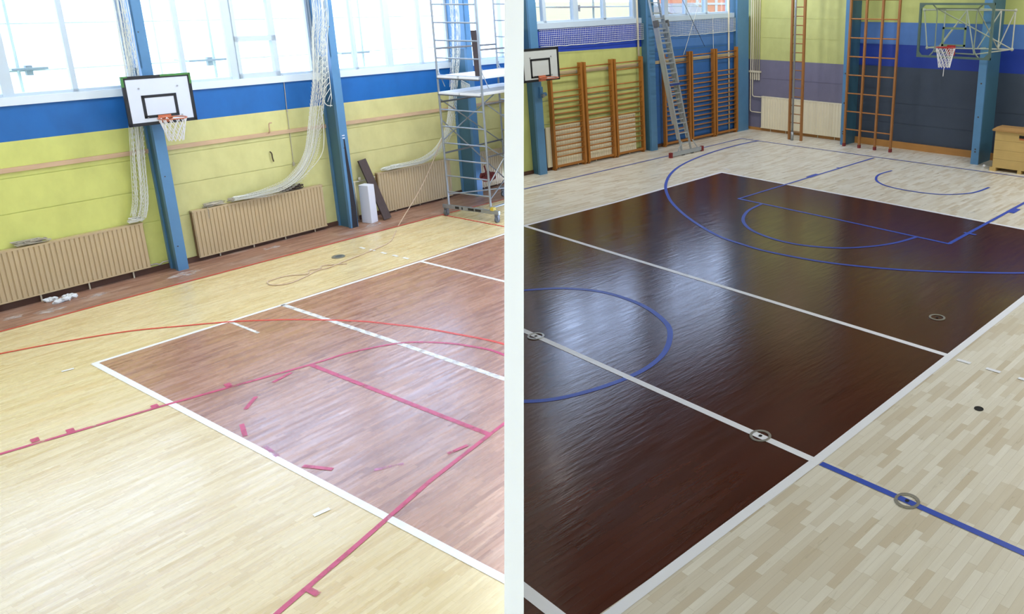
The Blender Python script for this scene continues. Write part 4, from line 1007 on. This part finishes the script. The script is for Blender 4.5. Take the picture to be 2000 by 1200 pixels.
b = B(); b.add([(-57.5,62,3.0),(-51.5,62,3.0),(-51.5,69,3.0),(-57.5,69,3.0),(-54.5,62,4.1),(-54.5,69,4.1)],[(0,3,2,1),(0,1,4),(2,3,5),(1,2,5,4),(3,0,4,5)]); t.part('roof', b, M['roof'])

# ------------------------------------------------------------------ LIGHT
w = bpy.data.worlds.new('World'); scn.world = w; w.use_nodes = True; nt = w.node_tree
bg = nt.nodes['Background']; bg.inputs[0].default_value = (.60,.76,1.18,1); bg.inputs[1].default_value = 6.2
def lamp(frame, loc, sx, sy, power, col, name='ceiling_lamp', tilt=(0,0,0)):
    L = bpy.data.lights.new(name, 'AREA'); L.shape = 'RECTANGLE'; L.size = sx; L.size_y = sy; L.energy = power; L.color = col
    o = bpy.data.objects.new(name, L); COL.objects.link(o); o.matrix_world = frame @ Matrix.Translation(loc) @ Matrix.Rotation(tilt[1],4,'Y') @ Matrix.Rotation(tilt[0],4,'X')
for x in (-.5, 4.5):
    for y in (-4., 2., 8.): 
        if x + y < 12: lamp(F_L, (x,y,ZL-.05), 1.6, 3.0, 100, (1,.98,.94))
for x, y, p in ((11.5,9.,300),(11.5,3.5,230),(10.,13.,220)):
    lamp(F_R, (x,y,ZR-.05), 1.2, 2.4, p, (1,.99,.97))
def washer(frame, loc, aim, sx, sy, power, col=(1,.99,.97)):  # added lights aimed at walls that came out too dim
    L = bpy.data.lights.new('wall_fill_light', 'AREA'); L.shape = 'RECTANGLE'; L.size = sx; L.size_y = sy; L.energy = power; L.color = col
    o = bpy.data.objects.new('wall_fill_light', L); COL.objects.link(o)
    o.matrix_world = frame @ Matrix.Translation(loc) @ Vector(aim).to_track_quat('-Z', 'Y').to_matrix().to_4x4()
washer(F_R, (1.2,6.5,7.8), (-.9,0,-.43), 3., .3, 160)
washer(F_R, (1.2,11.5,7.8), (-.9,0,-.43), 3., .3, 145)
washer(F_R, (-3.0,12.9,7.2), (.35,.8,-.5), .4, .4, 130)  # stands for the lamp behind the ladder's shadow on the end wall
washer(F_R, (2.5,10.8,7.8), (0,.85,-.5), 2.5, .3, 115)
washer(F_R, (7.5,10.8,7.8), (0,.85,-.5), 2.5, .3, 115)
washer(F_L, (.8,3.,8.3), (-.9,0,-.43), 3., .3, 60)
washer(F_L, (.8,8.5,8.3), (-.9,0,-.43), 3., .3, 470)
lamp(F_R, (13.2,-6.4,ZR-.2), .8, .8, 1300, (1,.96,.94), 'divider_fill_light')  # added fill behind the camera, whitens the divider's end

# ------------------------------------------------------------------ CAMERA
cd = bpy.data.cameras.new('camera'); cam = bpy.data.objects.new('camera', cd); COL.objects.link(cam); scn.camera = cam
cam.location = CAM; cam.rotation_euler = (PI/2 - PITCH, 0, -YAW_R)
cd.sensor_fit = 'HORIZONTAL'; cd.sensor_width = 36; cd.lens = 36*1534.5/2000; cd.shift_x = (1000-1380)/2000; cd.shift_y = (420-600)/2000
cd.clip_start = .1; cd.clip_end = 1000
scn.view_settings.view_transform = 'Standard'; scn.view_settings.look = 'None'; scn.view_settings.exposure = 0.0
cy = scn.cycles
cy.use_denoising = True; cy.max_bounces = 7; cy.diffuse_bounces = 4; cy.glossy_bounces = 3; cy.transparent_max_bounces = 10; cy.sample_clamp_indirect = 6
cy.caustics_reflective = False; cy.caustics_refractive = False
